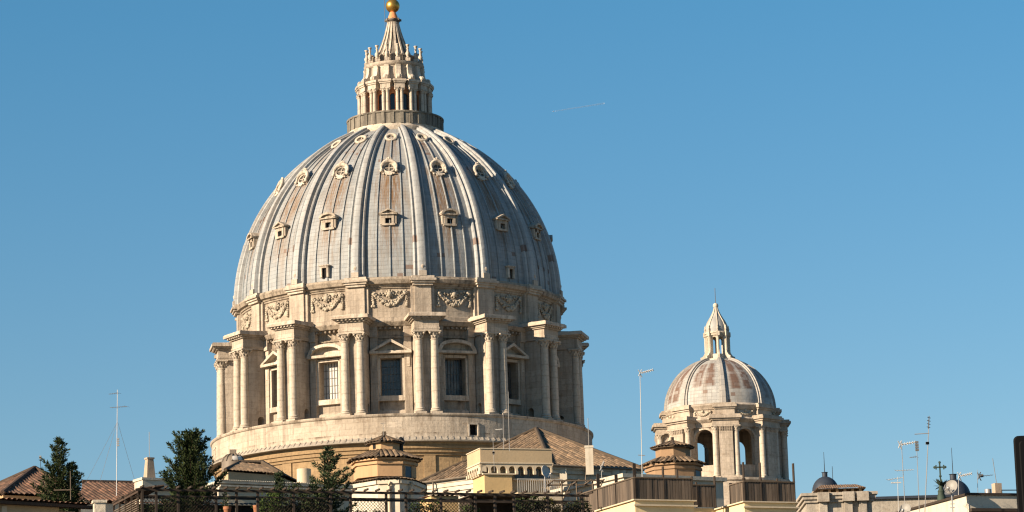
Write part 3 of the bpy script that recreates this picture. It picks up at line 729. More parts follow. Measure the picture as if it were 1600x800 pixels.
# ================================================================== the smaller dome
def small_dome():
    c = at(1129, 735, 470); tau = 2*math.pi
    D = thing('domed_chapel', 'smaller pale stone dome with open arches, brown patched lead and a slim lantern', 'dome', (c.x, c.y, 0), -math.atan2(c.x, c.y))
    off = R_(4.3); st = tau/8
    P8 = [off+st*k for k in range(8)]; A8 = [off+st/2+st*k for k in range(8)]
    b = MB(); b.rev([(7.9, 40), (10.2, 40), (10.2, 57.6), (10.45, 57.75), (10.45, 58.1), (7.0, 58.15), (.01, 58.15)], 64); b.build('base_drum', M['trav'], D, 30)
    b = MB(); b.wall(7.35, 8.0, 0, tau, 58.1, 67.0, [(a % tau, 1.5, 60.3, 64.2, True) for a in A8], step=.06, closed=True)
    b.build('drum_wall', M['trav'], D, 25)
    MB().rev([(.01, 67.0), (8.0, 67.05)], 48).build('inner_ceiling', M['trav_dark'], D)
    b = MB()                                             # impost bands and archivolt of each opening
    for k in range(14):
        t0, t1 = math.pi*k/14, math.pi*(k+1)/14
        pts = [(1.5*math.cos(t0), 1.5*math.sin(t0)), (1.5*math.cos(t1), 1.5*math.sin(t1)), (1.8*math.cos(t1), 1.8*math.sin(t1)), (1.8*math.cos(t0), 1.8*math.sin(t0))]
        b.extr([(x, -8.12, 64.2+z) for x, z in pts], (0, .5, 0))
    for sx in (-1, 1): b.box(sx*1.72-.25, sx*1.72+.25, -8.2, -7.6, 63.9, 64.2)
    am = b.build('arch_moulding', M['trav_trim'], D); am.rotation_euler.z = A8[0]
    for a in A8[1:]: dup(am, D, a)
    # pier: flat front with a column on each side
    b = MB(); b.box(-1.0, 1.0, -9.9, -7.6, 58.1, 66.0); b.box(-1.6, 1.6, -8.9, -7.5, 58.1, 66.0)
    pier = b.build('pier', M['trav'], D)
    cm = MB(); cm.box(-.6, .6, -.6, .6, 0, .25); cm.rev([(.58, .25), (.6, .4), (.5, .5), (.48, .6), (.42, 7.0), (.47, 7.05), (.42, 7.15), (.5, 7.5), (.62, 7.75)], 16); cm.box(-.62, .62, -.62, .62, 7.7, 7.85)
    for row, (zz, rr, hh) in enumerate(((7.1, .44, .3), (7.3, .48, .35))):
        for k in range(8):
            a = tau*(k+.5*row)/8
            cm.add([pol(rr, a-.28, zz), pol(rr, a+.28, zz), pol(rr+.12, a+.22, zz+hh), pol(rr+.12, a-.22, zz+hh), pol(rr+.15, a, zz+hh*.7)], [(0, 1, 4), (1, 2, 4), (2, 3, 4), (3, 0, 4)])
    cl = cm.build('column', M['column'], pier, 35); cl.location = (-1.55, -9.35, 58.12); dup(cl, pier, loc=(1.55, -9.35, 58.12))
    e = MB(); e.box(-1.08, 1.08, -10.02, -9.8, 65.75, 65.97)
    for row, zz in ((0, 65.05), (1, 65.35)):
        for k in range(6): x = -.85+1.7*(k+.0)/5; e.extr([(x-.13, -9.9, zz), (x+.13, -9.9, zz), (x+.1, -10.1, zz+.34), (x-.1, -10.1, zz+.34)], (0, .15, .04))
    for z0, z1, hw, r in ((66.0, 66.35, 2.0, 9.95), (66.35, 66.75, 1.95, 9.9), (66.75, 67.0, 2.15, 10.15), (67.0, 67.35, 2.4, 10.45), (67.35, 67.6, 2.25, 10.25)): e.box(-hw, hw, -r, -7.7, z0, z1)
    e.build('entablature', M['trav'], pier)
    pier.rotation_euler.z = P8[0]
    for a in P8[1:]: dup_tree(pier, D, a)
    b = MB(); b.rev([(7.9, 65.9), (8.3, 65.95), (8.3, 66.6), (8.6, 66.8), (8.85, 67.1), (8.7, 67.3), (8.3, 67.4), (8.3, 68.5), (8.5, 68.65), (8.6, 68.9), (8.85, 69.2), (8.7, 69.4), (8.0, 69.65)], 64)
    b.build('attic', M['trav'], D, 30)
    p = MB(); p.box(-1.5, 1.5, -8.75, -8.0, 67.35, 68.6)
    for z0, z1, hw, r in ((68.6, 68.85, 1.6, 8.95), (68.85, 69.25, 1.8, 9.2), (69.25, 69.5, 1.6, 8.95)): p.box(-hw, hw, -r, -7.8, z0, z1)
    ap = p.build('attic_pilaster', M['trav'], D); ap.rotation_euler.z = P8[0]
    for a in P8[1:]: dup(ap, D, a)
    g = MB()
    for k in range(11):
        t = -1+2*k/10; g.ball(pol(8.38, t*1.1/8.4, 68.35-.55*(1-t*t)), .14+.06*(1-t*t), 6, 5)
    g.ball(pol(8.42, 0, 68.35), .22, 6, 5)
    for sx in (-1, 1): g.ball(pol(8.4, sx*1.2/8.4, 68.3), .2, 6, 5); g.ball(pol(8.4, sx*1.22/8.4, 67.95), .14, 6, 5)
    ga = g.build('garland', M['garland'], D, 60); ga.rotation_euler.z = A8[0]
    for a in A8[1:]: dup(ga, D, a)
    # shell
    R0, zb, r1, z1 = 8.15, 69.5, 1.75, 77.2
    aa = R0-r1; h = z1-zb; rho = (aa*aa+h*h)/(2*aa); T1 = math.asin(min(1, h/rho)) if R0-rho <= r1 else math.pi-math.asin(h/rho)
    def prof(t): return R0-rho+rho*math.cos(t), zb+rho*math.sin(t)
    b = MB(); NA, NT = 96, 40
    for i in range(NA+1):
        a = off+tau*i/NA; c_ = abs((i % 12)/12-.5)
        for j in range(NT+1):
            t = T1*j/NT; r, z = prof(t); b.uv[len(b.v)] = (i/NA*72+.4, rho*t/.55)
            # brown patches fill the middle of each bay, leaving pale borders
            v = j/NT; bay = (i//12) % 8; top_ = (.9, .62, .8, .7, .85, .66, .92, .74)[bay]; bot_ = (.2, .1, .3, .2, .1, .15, .08, .25)[bay]
            b.st[len(b.v)] = (1.0 if .07 < c_ < .30 and bot_ < v < top_ else .05)*(1.0 if bay in (0, 7, 6) else .75)
            b.v.append(pol(r, a, z))
    for i in range(NA):
        for j in range(NT): b.f.append((i*(NT+1)+j, (i+1)*(NT+1)+j, (i+1)*(NT+1)+j+1, i*(NT+1)+j+1))
    b.build('dome_shell', M['lead_small'], D, 40)
    b = MB(); cs = [(-1, -.1), (-1, .35), (-.55, .4), (-.5, .8), (.5, .8), (.55, .4), (1, .35), (1, -.1)]
    for j in range(33):
        t = T1*j/32; r, z = prof(t); hw = .66-.36*j/32; hs = .46
        for x, hh in cs:
            b.uv[len(b.v)] = (x*.5+3.5, rho*t/.9); b.st[len(b.v)] = .1
            b.v.append((x*hw, -(r+math.cos(t)*hh*hs), z+math.sin(t)*hh*hs))
    for j in range(32):
        for q in range(7): b.f.append((j*8+q, j*8+q+1, (j+1)*8+q+1, (j+1)*8+q))
    rb = b.build('dome_rib', M['lead_small'], D, 35); rb.rotation_euler.z = P8[0]
    for a in P8[1:]: dup(rb, D, a)
    # lantern
    b = MB(); b.rev([(2.2, 76.7), (2.35, 77.0), (2.3, 77.3), (1.2, 77.4)], 32)
    b.wall(1.2, 1.5, 0, tau, 77.3, 81.4, [(a % tau, .36, 78.1, 80.4, True) for a in A8], step=.15, closed=True)
    Lt = b.build('lantern', M['pale'], D, 30)
    f = MB(); f.box(-.2, .2, -1.85, -1.4, 77.3, 81.0)
    f.extr([(-.14, y, z) for y, z in ((-1.6, 77.3), (-2.6, 77.3), (-2.65, 77.7), (-2.3, 77.85), (-2.0, 78.3), (-1.85, 79.0), (-1.6, 79.2))], (.28, 0, 0))
    f.rev([(.17, 77.3), (.17, 80.6), (.24, 80.9)], 8, mat=Matrix.Translation((0, -1.8, 0)))
    f.box(-.26, .26, -2.08, -1.4, 80.85, 81.5); f.rev([(.2, 81.5), (.24, 81.65), (.1, 81.8), (.2, 82.1), (.16, 82.35), (.07, 82.5), (.12, 82.7), (.01, 82.95)], 8, mat=Matrix.Translation((0, -1.8, 0)) @ Matrix.Translation((0, 0, 81.5)) @ Matrix.Scale(.75, 4) @ Matrix.Translation((0, 0, -81.5)))
    lf = f.build('lantern_pier', M['pale'], Lt); lf.rotation_euler.z = P8[0]
    for a in P8[1:]: dup(lf, Lt, a)
    MB().rev([(1.4, 80.9), (1.75, 81.0), (1.75, 81.2), (1.92, 81.3), (1.88, 81.5), (1.2, 81.7)], 32).build('lantern_cornice', M['pale'], Lt, 30)
    sp = [(1.6, 81.55), (1.66, 82.05), (1.56, 82.6), (1.3, 83.2), (.96, 83.75), (.64, 84.3), (.38, 84.85), (.22, 85.4)]
    S = MB().rev(sp, 24).build('spire', M['lead_small'], D, 50)
    f = MB().extr([(-.07, -r-.12, z) for r, z in sp]+[(-.07, -r+.15, z) for r, z in sp[::-1]], (.14, 0, 0))
    sr = f.build('spire_rib', M['pale'], S); sr.rotation_euler.z = P8[0]
    for a in P8[1:]: dup(sr, S, a)
    b = MB().ball((0, 0, 85.75), .42, 12, 8); b.rev([(.3, 85.3), (.34, 85.35), (.2, 85.5)], 10); b.build('finial_ball', M['pale'], S, 60)
    MB().tube([(0, 0, 86.1), (0, 0, 88.5)], .05, 5).build('finial_rod', M['bar'], S)
small_dome()

# ================================================================== basilica body and its little lead cupolas
def basilica():
    D = thing('basilica', 'long grey stone basilica attic with projecting pilasters below the domes, partly in shade', 'church', (at(1310, 760, 402).x, 402, 0), 0)
    b = MB(); ztop = Z(1310, 770, 402); xr = at(1480, 790, 430).x - D.location.x; xl = at(395, 760, 402).x - D.location.x
    zr = Z(1420, 779, 425)
    b.box(xl, -4.2, 26, 150, 0, ztop-8); b.box(-4.2, 4.2, 0, 150, 0, ztop-1.2); b.box(4.2, xr, 23, 150, 0, zr)
    b.build('wall', M['greystone'], D)
    c = MB()
    for z0, z1, o in ((ztop-1.2, ztop-.8, .25), (ztop-.8, ztop-.35, .5), (ztop-.35, ztop, .75)): c.box(-4.2-o, 4.2+o, -o, 30, z0, z1)
    for sx in (-2.1, 1.15, 3.0):
        c.box(sx-.5, sx+.5, -.5, 0, ztop-8, ztop-1.21)
        c.box(sx-.75, sx+.75, -1.05, 0, ztop-1.2, ztop+.02)
    c.build('cornice', M['greystone'], D)
    MB().box(4.9, xr+.3, 22.6, 151, zr, zr+.35).build('roof_edge', M['leaddark'], D)
    # tiled attic hut
    hut = MB(); zh = Z(1310, 762, 404)
    hut.box(-2.2, 3.0, 1.8, 6, ztop+.02, zh-.55)
    for k in range(6): x = -2.2+5.0*k/5; hut.box(x, x+.32, 1.3, 1.9, ztop+.02, zh-.2)
    hut.box(-2.3, 3.1, 2.2, 6, zh-.55, zh-.2)
    h = hut.build('attic_hut', M['ochre'], D)
    t = MB(); z0 = zh-.2; t.plane_tiles([(-2.8, .8, z0), (3.6, .8, z0), (2.6, 3.6, z0+.75), (-1.8, 3.6, z0+.75)], .3); t.plane_tiles([(3.6, .8, z0), (3.6, 6.4, z0), (2.6, 3.6, z0+.75)], .3); t.plane_tiles([(-2.8, 6.4, z0), (-2.8, .8, z0), (-1.8, 3.6, z0+.75)], .3)
    t.box(-2.8, 3.6, .85, 6.4, z0-.1, z0-.02)
    t.build('hut_roof', M['tile'], h)
    return ztop
ZB = basilica()
def cupola(px, pytop, pybot, Y, rpx, rodpx, label, extra=None):
    k = Y/FPX; c = at(px, pybot, Y); r = rpx*k; ztop = Z(px, pytop, Y); zb = c.z
    D = thing('lead_cupola', label, 'cupola', (c.x, c.y, 0), 0, 'dark lead cupolas on the basilica roof')
    MB().rev([(r*.95, ZB-9), (r*.95, zb-.3), (r*1.05, zb-.25), (r*1.05, zb), (r*.9, zb+.05)], 28).build('drum', M['greystone'], D, 30)
    hn = (ztop-zb)
    pf = [(r*math.cos(t), zb+hn*.78*math.sin(t)) for t in [R_(x) for x in range(0, 86, 8)]]
    dm = MB().rev(pf+[(.01, pf[-1][1]+.03)], 32)
    for q in range(8): dm.extr([(-.07, -rr-.05, zz) for rr, zz in pf]+[(-.07, -rr+.1, zz) for rr, zz in pf[::-1]], (.14, 0, 0)) if False else None
    dm.build('dome', M['leaddark'], D, 50)
    MB().rev([(r*.2, zb+hn*.74), (r*.2, zb+hn*.97), (r*.26, zb+hn), (.01, zb+hn*1.02)], 14).build('neck', M['leaddark'], D, 40)
    MB().tube([(0, 0, ztop), (0, 0, ztop+rodpx*k)], [.06, .03], 5).build('lightning_rod', M['darkiron'], D)
    if extra: MB().tube([(extra, 0, zb+hn*.4), (extra, 0, zb+hn*1.3)], .04, 5).build('rod', M['darkiron'], D)
cupola(1290, 738, 768, 440, 21, 32, 'dark lead cupola behind the tiled attic hut', 1.1)
cupola(1491, 741, 777, 445, 26, 42, 'dark lead cupola behind the green bronze cross')

# ================================================================== rooftops
def ins(c, pts, d):      # push polygon corners outward from centre by d
    o = []
    for p in pts:
        v = Vector((p[0]-c[0], p[1]-c[1])); L = v.length; v = v*((L+d)/L); o.append((c[0]+v.x, c[1]+v.y))
    return o
def hip_tube(mb, a, b, r=.14): mb.tube([a, b], r, 6)
def pyramid_house(name, label, corners, apex, zwall, eave, wallmat, tilemat, cornice=None, pitch=.33):
    """corners: eave corners (front-left, front, ...) as world points; apex: world point or (ridge a, ridge b)"""
    cx = sum(p.x for p in corners)/len(corners); cy = sum(p.y for p in corners)/len(corners)
    D = thing(name, label, 'house', (cx, cy, 0))
    o = Vector((cx, cy, 0)); n = len(corners)
    wallp = ins((0, 0), [(p.x-cx, p.y-cy) for p in corners], -eave)
    zt = min(p.z for p in corners)
    MB().extr([(x, y, 0) for x, y in wallp], (0, 0, zt-.05)).build('wall', wallmat, D)
    if cornice:
        c = MB()
        for z0, z1, f in ((zt-1.3, zt-1.12, .82), (zt-.75, zt-.45, .6), (zt-.45, zt-.2, .3), (zt-.2, zt-.04, .1)):
            q = ins((0, 0), [(p.x-cx, p.y-cy) for p in corners], -eave*f); c.extr([(x, y, z0) for x, y in q], (0, 0, z1-z0))
        c.build('cornice', cornice, D)
    r = MB(); hp = MB(); A = apex - o
    E = [p - o for p in corners]
    for i in range(n):
        r.plane_tiles([E[i], E[(i+1) % n], A], pitch, .10); hip_tube(hp, E[i]+Vector((0, 0, .05)), A+Vector((0, 0, .08)), .15)
    rf = r.build('roof', tilemat, D); hp.build('hip_tiles', tilemat, rf, 60)
    return D, rf, o
# big hip roof in the middle
fc = at(862, 727, 190); lc = at(655, 745, 197); rc = at(1006, 733, 193.5); bc = lc+rc-fc
for p in (lc, rc, bc): p.z = fc.z
big, bigroof, bo = pyramid_house('hip_roofed_house', 'large house with brown hipped tile roof and cream cornice behind the arcaded tower', [lc, fc, rc, bc], at(838, 672, 200), 0, .55, M['white'], M['tile_grey'], M['white'])
def chimney(parent, o, px, py0, py1, Y, wpx, mat, name='chimney', rodpx=0, cap=True, taper=1.0):
    k = Y/FPX; p = at(px, py1, Y)-o; hh = (py1-py0)*k*1.0; hw = wpx*k/2
    b = MB(); z0 = p.z-.8
    b.add([(p.x+sx*hw*s, p.y+sy*hw*s, z) for z, s in ((z0, 1), (p.z+hh, taper)) for sx, sy in ((-1, -1), (1, -1), (1, 1), (-1, 1))], [(0, 1, 5, 4), (1, 2, 6, 5), (2, 3, 7, 6), (3, 0, 4, 7), (4, 5, 6, 7), (0, 3, 2, 1)])
    if cap: b.box(p.x-hw*1.15*taper, p.x+hw*1.15*taper, p.y-hw*1.15*taper, p.y+hw*1.15*taper, p.z+hh-.12, p.z+hh+.02)
    c = b.build(name, mat, parent)
    if rodpx: MB().tube([(p.x, p.y, p.z+hh), (p.x, p.y, p.z+hh+rodpx*k)], .02, 5).build('rod', M['mast'], c)
    return c
chimney(bigroof, bo, 921, 697, 722, 191.2, 12, M['white'], rodpx=45)
# pilasters on its right wing
b = MB()
for px in (880, 962, 972, 985):
    p = at(px, 735, 190+(px-862)/143*3.3)-bo; b.box(p.x-.22, p.x+.22, p.y+.05, p.y+.7, p.z-4, p.z+.1)
b.build('pilaster', M['white'], big)

# left hip roofed house
a1, a2, a3 = at(-95, 779, 190), at(4, 771, 182), at(135, 768, 185); a4 = a1+a3-a2
for p in (a1, a3, a4): p.z = a2.z
pyramid_house('hip_roofed_house', 'house with red brown hipped tile roof at the left edge, beside the dark conifer', [a1, a2, a3, a4], at(54, 733, 190.5), 0, .35, M['ochre'], M['tile_red'])
# long low tiled roof behind the guyed mast
def long_roof():
    p0, p1 = at(124, 782, 172), at(232, 784, 174); q0, q1 = at(129, 753, 177), at(232, 755, 179)
    o = Vector((p0.x, p0.y, 0)); D = thing('long_roofed_house', 'low house with long plain tile roof behind the guyed mast', 'house', o)
    r = MB(); r.plane_tiles([p0-o, p1-o, q1-o, q0-o], .27, .06); hip_tube(r, q0-o, q1-o, .14)
    back0, back1 = q0+(q0-p0), q1+(q1-p1); back0.z = p0.z; back1.z = p1.z
    r.plane_tiles([back1-o, back0-o, q0-o, q1-o], .27, .06)
    r.build('roof', M['tile_red'], D)
    b = MB(); pts = [p0-o, p1-o, back1-o, back0-o]
    b.extr([(p.x*.98+.05, p.y+.2, 0) for p in pts], (0, 0, p0.z-.1)); b.extr([p0-o+Vector((.15, .1, -.05)), q0-o+Vector((.15, 0, -.12)), back0-o+Vector((.15, -.1, -.05))], (.2, 0, 0))
    b.build('wall', M['white'], D)
long_roof()

# low front building at the left edge
def low_building():
    l, r_ = at(-60, 772, 110), at(148, 784, 113.5); o = Vector((l.x, l.y, 0)); d = r_-l; d.z = 0; Lg = d.length; rz = math.atan2(d.y, d.x)
    D = thing('low_building', 'low ochre building with dark tiled eave and shaded blue awning in the bottom left corner', 'building', o, rz)
    z = l.z-.1
    b = MB(); b.box(0, 4.2*1.0, .35, 6, 0, z-.12); b.box(4.2, Lg-.1, 1.2, 6, 0, z-.12); b.build('wall', M['sand'], D)
    b = MB(); b.box(1.8, 2.0, .28, .36, 0, z-.2); b.box(2.35, 4.25, .28, .36, z-.75, z-.62); b.build('pilaster', M['cream'], D)
    t = MB(); t.plane_tiles([(0, 0, z), (Lg, 0, z), (Lg, 4, z+.12), (0, 4, z+.12)], .22, .06); t.box(0, Lg, 0.02, .3, z-.14, z-.03); t.build('roof', M['tile_red'], D)
    t = MB(); t.extr([(2.9*1.0+1.4, -.35, z-.85), (2.9+1.4, .9, z-.25), (2.9+1.4, .9, z-.3), (2.9+1.4, -.35, z-.9)], (1.9, 0, 0)); t.build('awning', M['awning'], D)
low_building()

# ---- cream building with dentil cornice and chimney, standing behind the roof terrace
def cream_building():
    l, r_ = at(205, 756, 150), at(548, 755, 156); o = Vector((l.x, l.y, 0)); d = r_-l; rz = math.atan2(d.y, d.x); Lg = math.hypot(d.x, d.y)
    D = thing('cream_building', 'long cream building with dentil cornice behind the lattice, carrying a tall chimney', 'building', o, rz)
    z = Z(400, 752, 153.5)
    zz = lambda py: Z(400, py, 153.5)
    xa = (338-205)/343*Lg
    MB().box(xa, Lg, 0, 8, 0, zz(758.5)).build('wall', M['white'], D)
    c = MB(); c.box(xa-.1, Lg, -.25, 3, zz(758.5), zz(754.5))
    for k in range(60):
        x = xa+(Lg-xa)*k/60; c.box(x, x+.08, -.3, -.1, zz(754.5), zz(753))
    c.box(xa-.05, Lg, -.4, 0, zz(764), zz(761.5)); c.box(xa-.05, Lg, -.2, 0, zz(768), zz(764)); c.build('cornice', M['white'], D)
    MB().box(xa+.5, Lg-.4, -.03, 0, zz(795), zz(775)).build('wall_panel', M['cream'], D)
    # chimney block on the left
    x0, x1 = (221-205)/343*Lg, (262-205)/343*Lg
    b = MB(); b.box(x0-.02, xa+.1, .2, .8, 0, zz(766)); b.box(x0, x1+.2, -.1, .9, zz(770), zz(757)); b.box(x0-.06, x1+.26, -.16, .96, zz(757)-.02, zz(754))
    cb = b.build('chimney_base', M['white'], D)
    xm = (239.5-205)/343*Lg; h0, h1 = zz(754), zz(721.5)
    b = MB(); b.add([(xm+sx*w_, .55+sy*w_, zv) for zv, w_ in ((h0, .23), (h1, .15)) for sx, sy in ((-1, -1), (1, -1), (1, 1), (-1, 1))], [(0, 1, 5, 4), (1, 2, 6, 5), (2, 3, 7, 6), (3, 0, 4, 7), (4, 5, 6, 7), (0, 3, 2, 1)])
    b.box(xm-.19, xm+.19, .36, .74, h1-.05, h1+.03); ch = b.build('chimney', M['brickpale'], cb)
    MB().tube([(xm, .55, h1), (xm, .55, h1+1.3)], .014, 5).build('rod', M['mast'], ch)
    xs = (490-205)/343*Lg; s = MB().rev([(.36, z-.2), (.36, zz(725)), (.01, zz(724.5))], 18, mat=Matrix.Translation((xs, 1.2, 0))); s.build('flue', M['cream'], D, 40)
cream_building()

def low_hip():
    Y = 200
    fl, fr, lb, rb = at(352, 734, Y), at(441, 737, Y+3), at(322, 735, Y+12), at(480, 745, Y+10)
    z = fl.z; ra, rb2 = at(374, 722, Y+6.5), at(410, 723, Y+7)
    ptsE = [lb, fl, fr, rb]
    for p in ptsE: p.z = z
    bk = at(430, 735, Y+18); bk.z = z
    o = Vector((fl.x, fl.y, 0)); D = thing('low_hipped_house', 'low house with brown hipped roof and glazed skylight dome, left of the main drum', 'house', o)
    ra.z = rb2.z = Z(380, 722, 206.5)
    r = MB(); r.plane_tiles([fl-o, fr-o, rb2-o, ra-o], .27, .06); r.plane_tiles([lb-o, fl-o, ra-o], .27, .06); r.plane_tiles([fr-o, rb-o, rb2-o], .27, .06)
    r.plane_tiles([rb-o, bk-o, rb2-o], .27, .06); r.plane_tiles([bk-o, lb-o, ra-o, rb2-o], .27, .06)
    rf = r.build('roof', M['tile_grey'], D)
    h = MB(); hip_tube(h, fr-o, rb2-o, .16); hip_tube(h, ra-o, rb2-o, .16); hip_tube(h, fl-o, ra-o, .12); h.build('hip_tiles', M['tile_grey'], rf, 60)
    wp = ins((1.5, 3), [(p.x-o.x, p.y-o.y) for p in (lb, fl, fr, rb, bk)], -.35)
    MB().extr([(x, y, 0) for x, y in wp], (0, 0, z-.08)).build('wall', M['sand'], D)
    c = at(364, 722, Y+7.5)-o; k = (Y+7.5)/FPX; rr = 17*k
    g = MB().rev([(rr*1.05, z-.2), (rr*1.05, c.z), (rr*.9, c.z+rr*.35), (rr*.62, c.z+rr*.6), (rr*.25, c.z+rr*.72), (.01, c.z+rr*.74)], 24, mat=Matrix.Translation((c.x, c.y, 0)))
    sk = g.build('skylight_dome', M['leadbrown'], rf, 40)
    gl = MB().rev([(rr*.99, .18*rr), (rr*.985, .3*rr), (rr*.9, .5*rr), (rr*.8, .56*rr)], 10, R_(0), R_(60)); gl.xf(Matrix.Translation((c.x, c.y, c.z-.12*rr)) @ Matrix.Scale(1.06, 4)); gl.build('skylight_pane', M['blind'], sk)
    g = MB()
    for q in range(12):
        a = 2*math.pi*q/12; g.tube([(c.x+math.sin(a)*x*rr, c.y-math.cos(a)*x*rr, c.z+y*rr) for x, y in ((1.06, .0), (.92, .36), (.64, .62), (.26, .74))], .05, 5)
    g.box(c.x-.2, c.x+.2, c.y-.2, c.y+.2, c.z+rr*.7, c.z+rr*1.15); g.build('skylight_ribs', M['leadbrown'], sk)
low_hip()

def gutter(parent, o, a, b, drops=()):
    m_ = MB(); m_.tube([a-o, b-o], .07, 6); m_.build('gutter', M['leadbrown'], parent, 60)
    for t, h in drops:
        p = a+(b-a)*t-o; MB().tube([p, p-Vector((0, 0, h))], .05, 6).build('drainpipe', M['leadbrown'], parent, 60)
gutter(big, bo, lc+Vector((-.1, -.12, -.02)), fc+Vector((-.1, -.12, -.02)), ((.12, 4), (.55, 4)))
gutter(big, bo, fc+Vector((.05, -.14, -.02)), rc+Vector((.05, -.14, -.02)), ((.35, 4), (.9, 4)))
# ---- octagonal turrets
def turret(px, Y, pts, mats, label, rot, zbase, hw=(2.3, 1.05)):
    """pts: photo rows of apex, cabin eave, cabin foot, roof eave, foot"""
    k = Y/FPX; c = at(px, pts[3], Y); zA, zC, zF, zE = (Z(px, y, Y) for y in pts[:4])
    D = thing('roof_turret', label, 'turret', (c.x, c.y, zbase), rot, 'octagonal brick turrets on the rooftops')
    q = lambda r, z: [pol(r, math.pi*2*i/8+math.pi/8, z-zbase) for i in range(8)]
    R2, R1 = hw
    MB().extr(q(R2, zbase), (0, 0, zE-zbase)).build('wall', M[mats[0]], D)
    b = MB(); b.extr(q(R2*1.06, zE-.35), (0, 0, .14)); b.extr(q(R2*1.1, zE-.12), (0, 0, .1)); b.build('cornice', M[mats[0]], D)
    r = MB(); e = [Vector(p) for p in q(R2*1.2, zE)]; t = [Vector(p) for p in q(R1*1.0, zF)]; h = MB()
    for i in range(8): r.plane_tiles([e[i], e[(i+1) % 8], t[(i+1) % 8], t[i]], .27, .075); hip_tube(r, e[i], t[i], .085)
    rf = r.build('roof', M['tile_grey'], D)
    cb = MB().extr(q(R1, zF-.2), (0, 0, zC-zF+.2)).build('cabin_wall', M[mats[1]], D)
    r = MB(); e = [Vector(p) for p in q(R1*1.28, zC-.02)]; ap = Vector((0, 0, zA-zbase)); h = MB()
    for i in range(8): r.plane_tiles([e[i], e[(i+1) % 8], ap], .2, .05); hip_tube(r, e[i], ap, .07)
    r.extr(q(R1*1.25, zC-.1), (0, 0, .06))
    cr = r.build('cabin_roof', M['tile_grey'], D)
    return D, (R2, R1, zE-zbase, zF-zbase, zC-zbase, zA-zbase)
# building that carries the larger turret
def turret_house():
    Y = 171; c = at(612, 750, Y); o = Vector((c.x, c.y, 0)); k = Y/FPX
    D = thing('faceted_house', 'cream many sided house with curved tile edging below the larger brick turret', 'building', o)
    zt = Z(600, 750, 169)
    px = [(535, Y+2), (543, Y-.4), (590, Y-2.2), (624, Y-2.4), (646, Y-1.4), (662, Y+.6), (662, Y+6), (535, Y+6)]
    pts = [at(x, 750, y)-o for x, y in px]
    MB().extr([(p.x, p.y, 0) for p in pts], (0, 0, zt)).build('wall', M['white'], D)
    r = MB(); cc = Vector((-.4, 2.5, 0)); zi = zt+.35
    for i in range(6):
        a, b_ = Vector((pts[i].x, pts[i].y, zt)), Vector((pts[i+1].x, pts[i+1].y, zt)); a2 = cc+(a-cc)*.62; b2 = cc+(b_-cc)*.62; a = cc+(a-cc)*1.05; b_ = cc+(b_-cc)*1.05; a.z = b_.z = zt; a2.z = b2.z = zi
        r.plane_tiles([a, b_, b2, a2], .22, .055)
    r.extr([(cc.x+(p.x-cc.x)*.64, cc.y+(p.y-cc.y)*.64, zt-.02) for p in pts], (0, 0, .34))
    r.build('roof', M['tile_grey'], D)
    b = MB()
    for i in range(6):
        a, e = pts[i], pts[i+1]; n = Vector((e.y-a.y, -(e.x-a.x), 0)).normalized()
        b.extr([(a+n*.0).to_2d().to_3d()+Vector((0, 0, zt-.25)), e.to_2d().to_3d()+Vector((0, 0, zt-.25)), (e+n*.12).to_2d().to_3d()+Vector((0, 0, zt-.25)), (a+n*.12).to_2d().to_3d()+Vector((0, 0, zt-.25))], (0, 0, .2))
    b.build('cornice', M['white'], D)
    for x, y in ((608, Y-2.45), (643, Y-1.8)):
        p = at(x, 760, y)-o; MB().tube([(p.x, p.y, zt-4), (p.x, p.y, zt-.4), (p.x, p.y-.05, zt-.15)], .09, 8).build('drainpipe', M['cream'], D, 60)
    return zt+.32
zt_ = turret_house()
T, (R2, R1, zE, zF, zC, zA) = turret(601, 171.5, (680.5, 692, 706, 721, 745), ('ochre', 'ochre'), 'larger ochre brick turret with two tiers of tiled roof, in front of the main drum', R_(12), zt_, (1.78, .86))
b = MB().box(-.1, .1, -.1, .1, zA-.15, zA+.22); b.build('chimney', M['brownwood'], T)
b = MB().rev([(.12, 0), (.12, .5), (.2, .55), (.2, .75), (.1, .9), (.01, .95)], 10, mat=Matrix.Translation((.92, -.1, zC-.62))); b.build('flue', M['darkiron'], T, 40)
ap = R2*math.cos(math.pi/8)
def tface(i, x0, x1, z0, z1, d0, d1, r):
    return MB().box(x0, x1, -r-d1, -r-d0, z0, z1).xf(Matrix.Rotation(2*math.pi*i/8, 4, 'Z'))
wn = tface(1, -.45, .15, zE-1.05, zE-.45, .0, .03, ap).build('window', M['bluedoor'], T)
f = tface(1, -.51, -.45, zE-1.1, zE-.4, .0, .06, ap); f2 = tface(1, .15, .21, zE-1.1, zE-.4, .0, .06, ap); f.add(f2.v, f2.f); f.build('frame', M['ochre'], wn)
tface(-1, -.2, -.02, zF+.1, zC-.12, .0, .02, R1*math.cos(math.pi/8)).build('cabin_opening', M['dark'], T)
T, (R2, R1, zE, zF, zC, zA) = turret(1052, 165, (689, 699, 717, 727, 750), ('brick', 'brick'), 'smaller brown brick turret with pyramid cap, in front of the smaller dome', R_(22), 0.0 + Z(1052, 756, 165), (1.45, .92))
b = MB().box(-.07, .07, -.07, .07, zA-.1, zA+.2); b.build('chimney', M['brownwood'], T)
ap = R2*math.cos(math.pi/8)
tface(1, -.3, .3, zE-1.0, zE-.4, .0, .03, ap).build('window', M['bluedoor'], T)
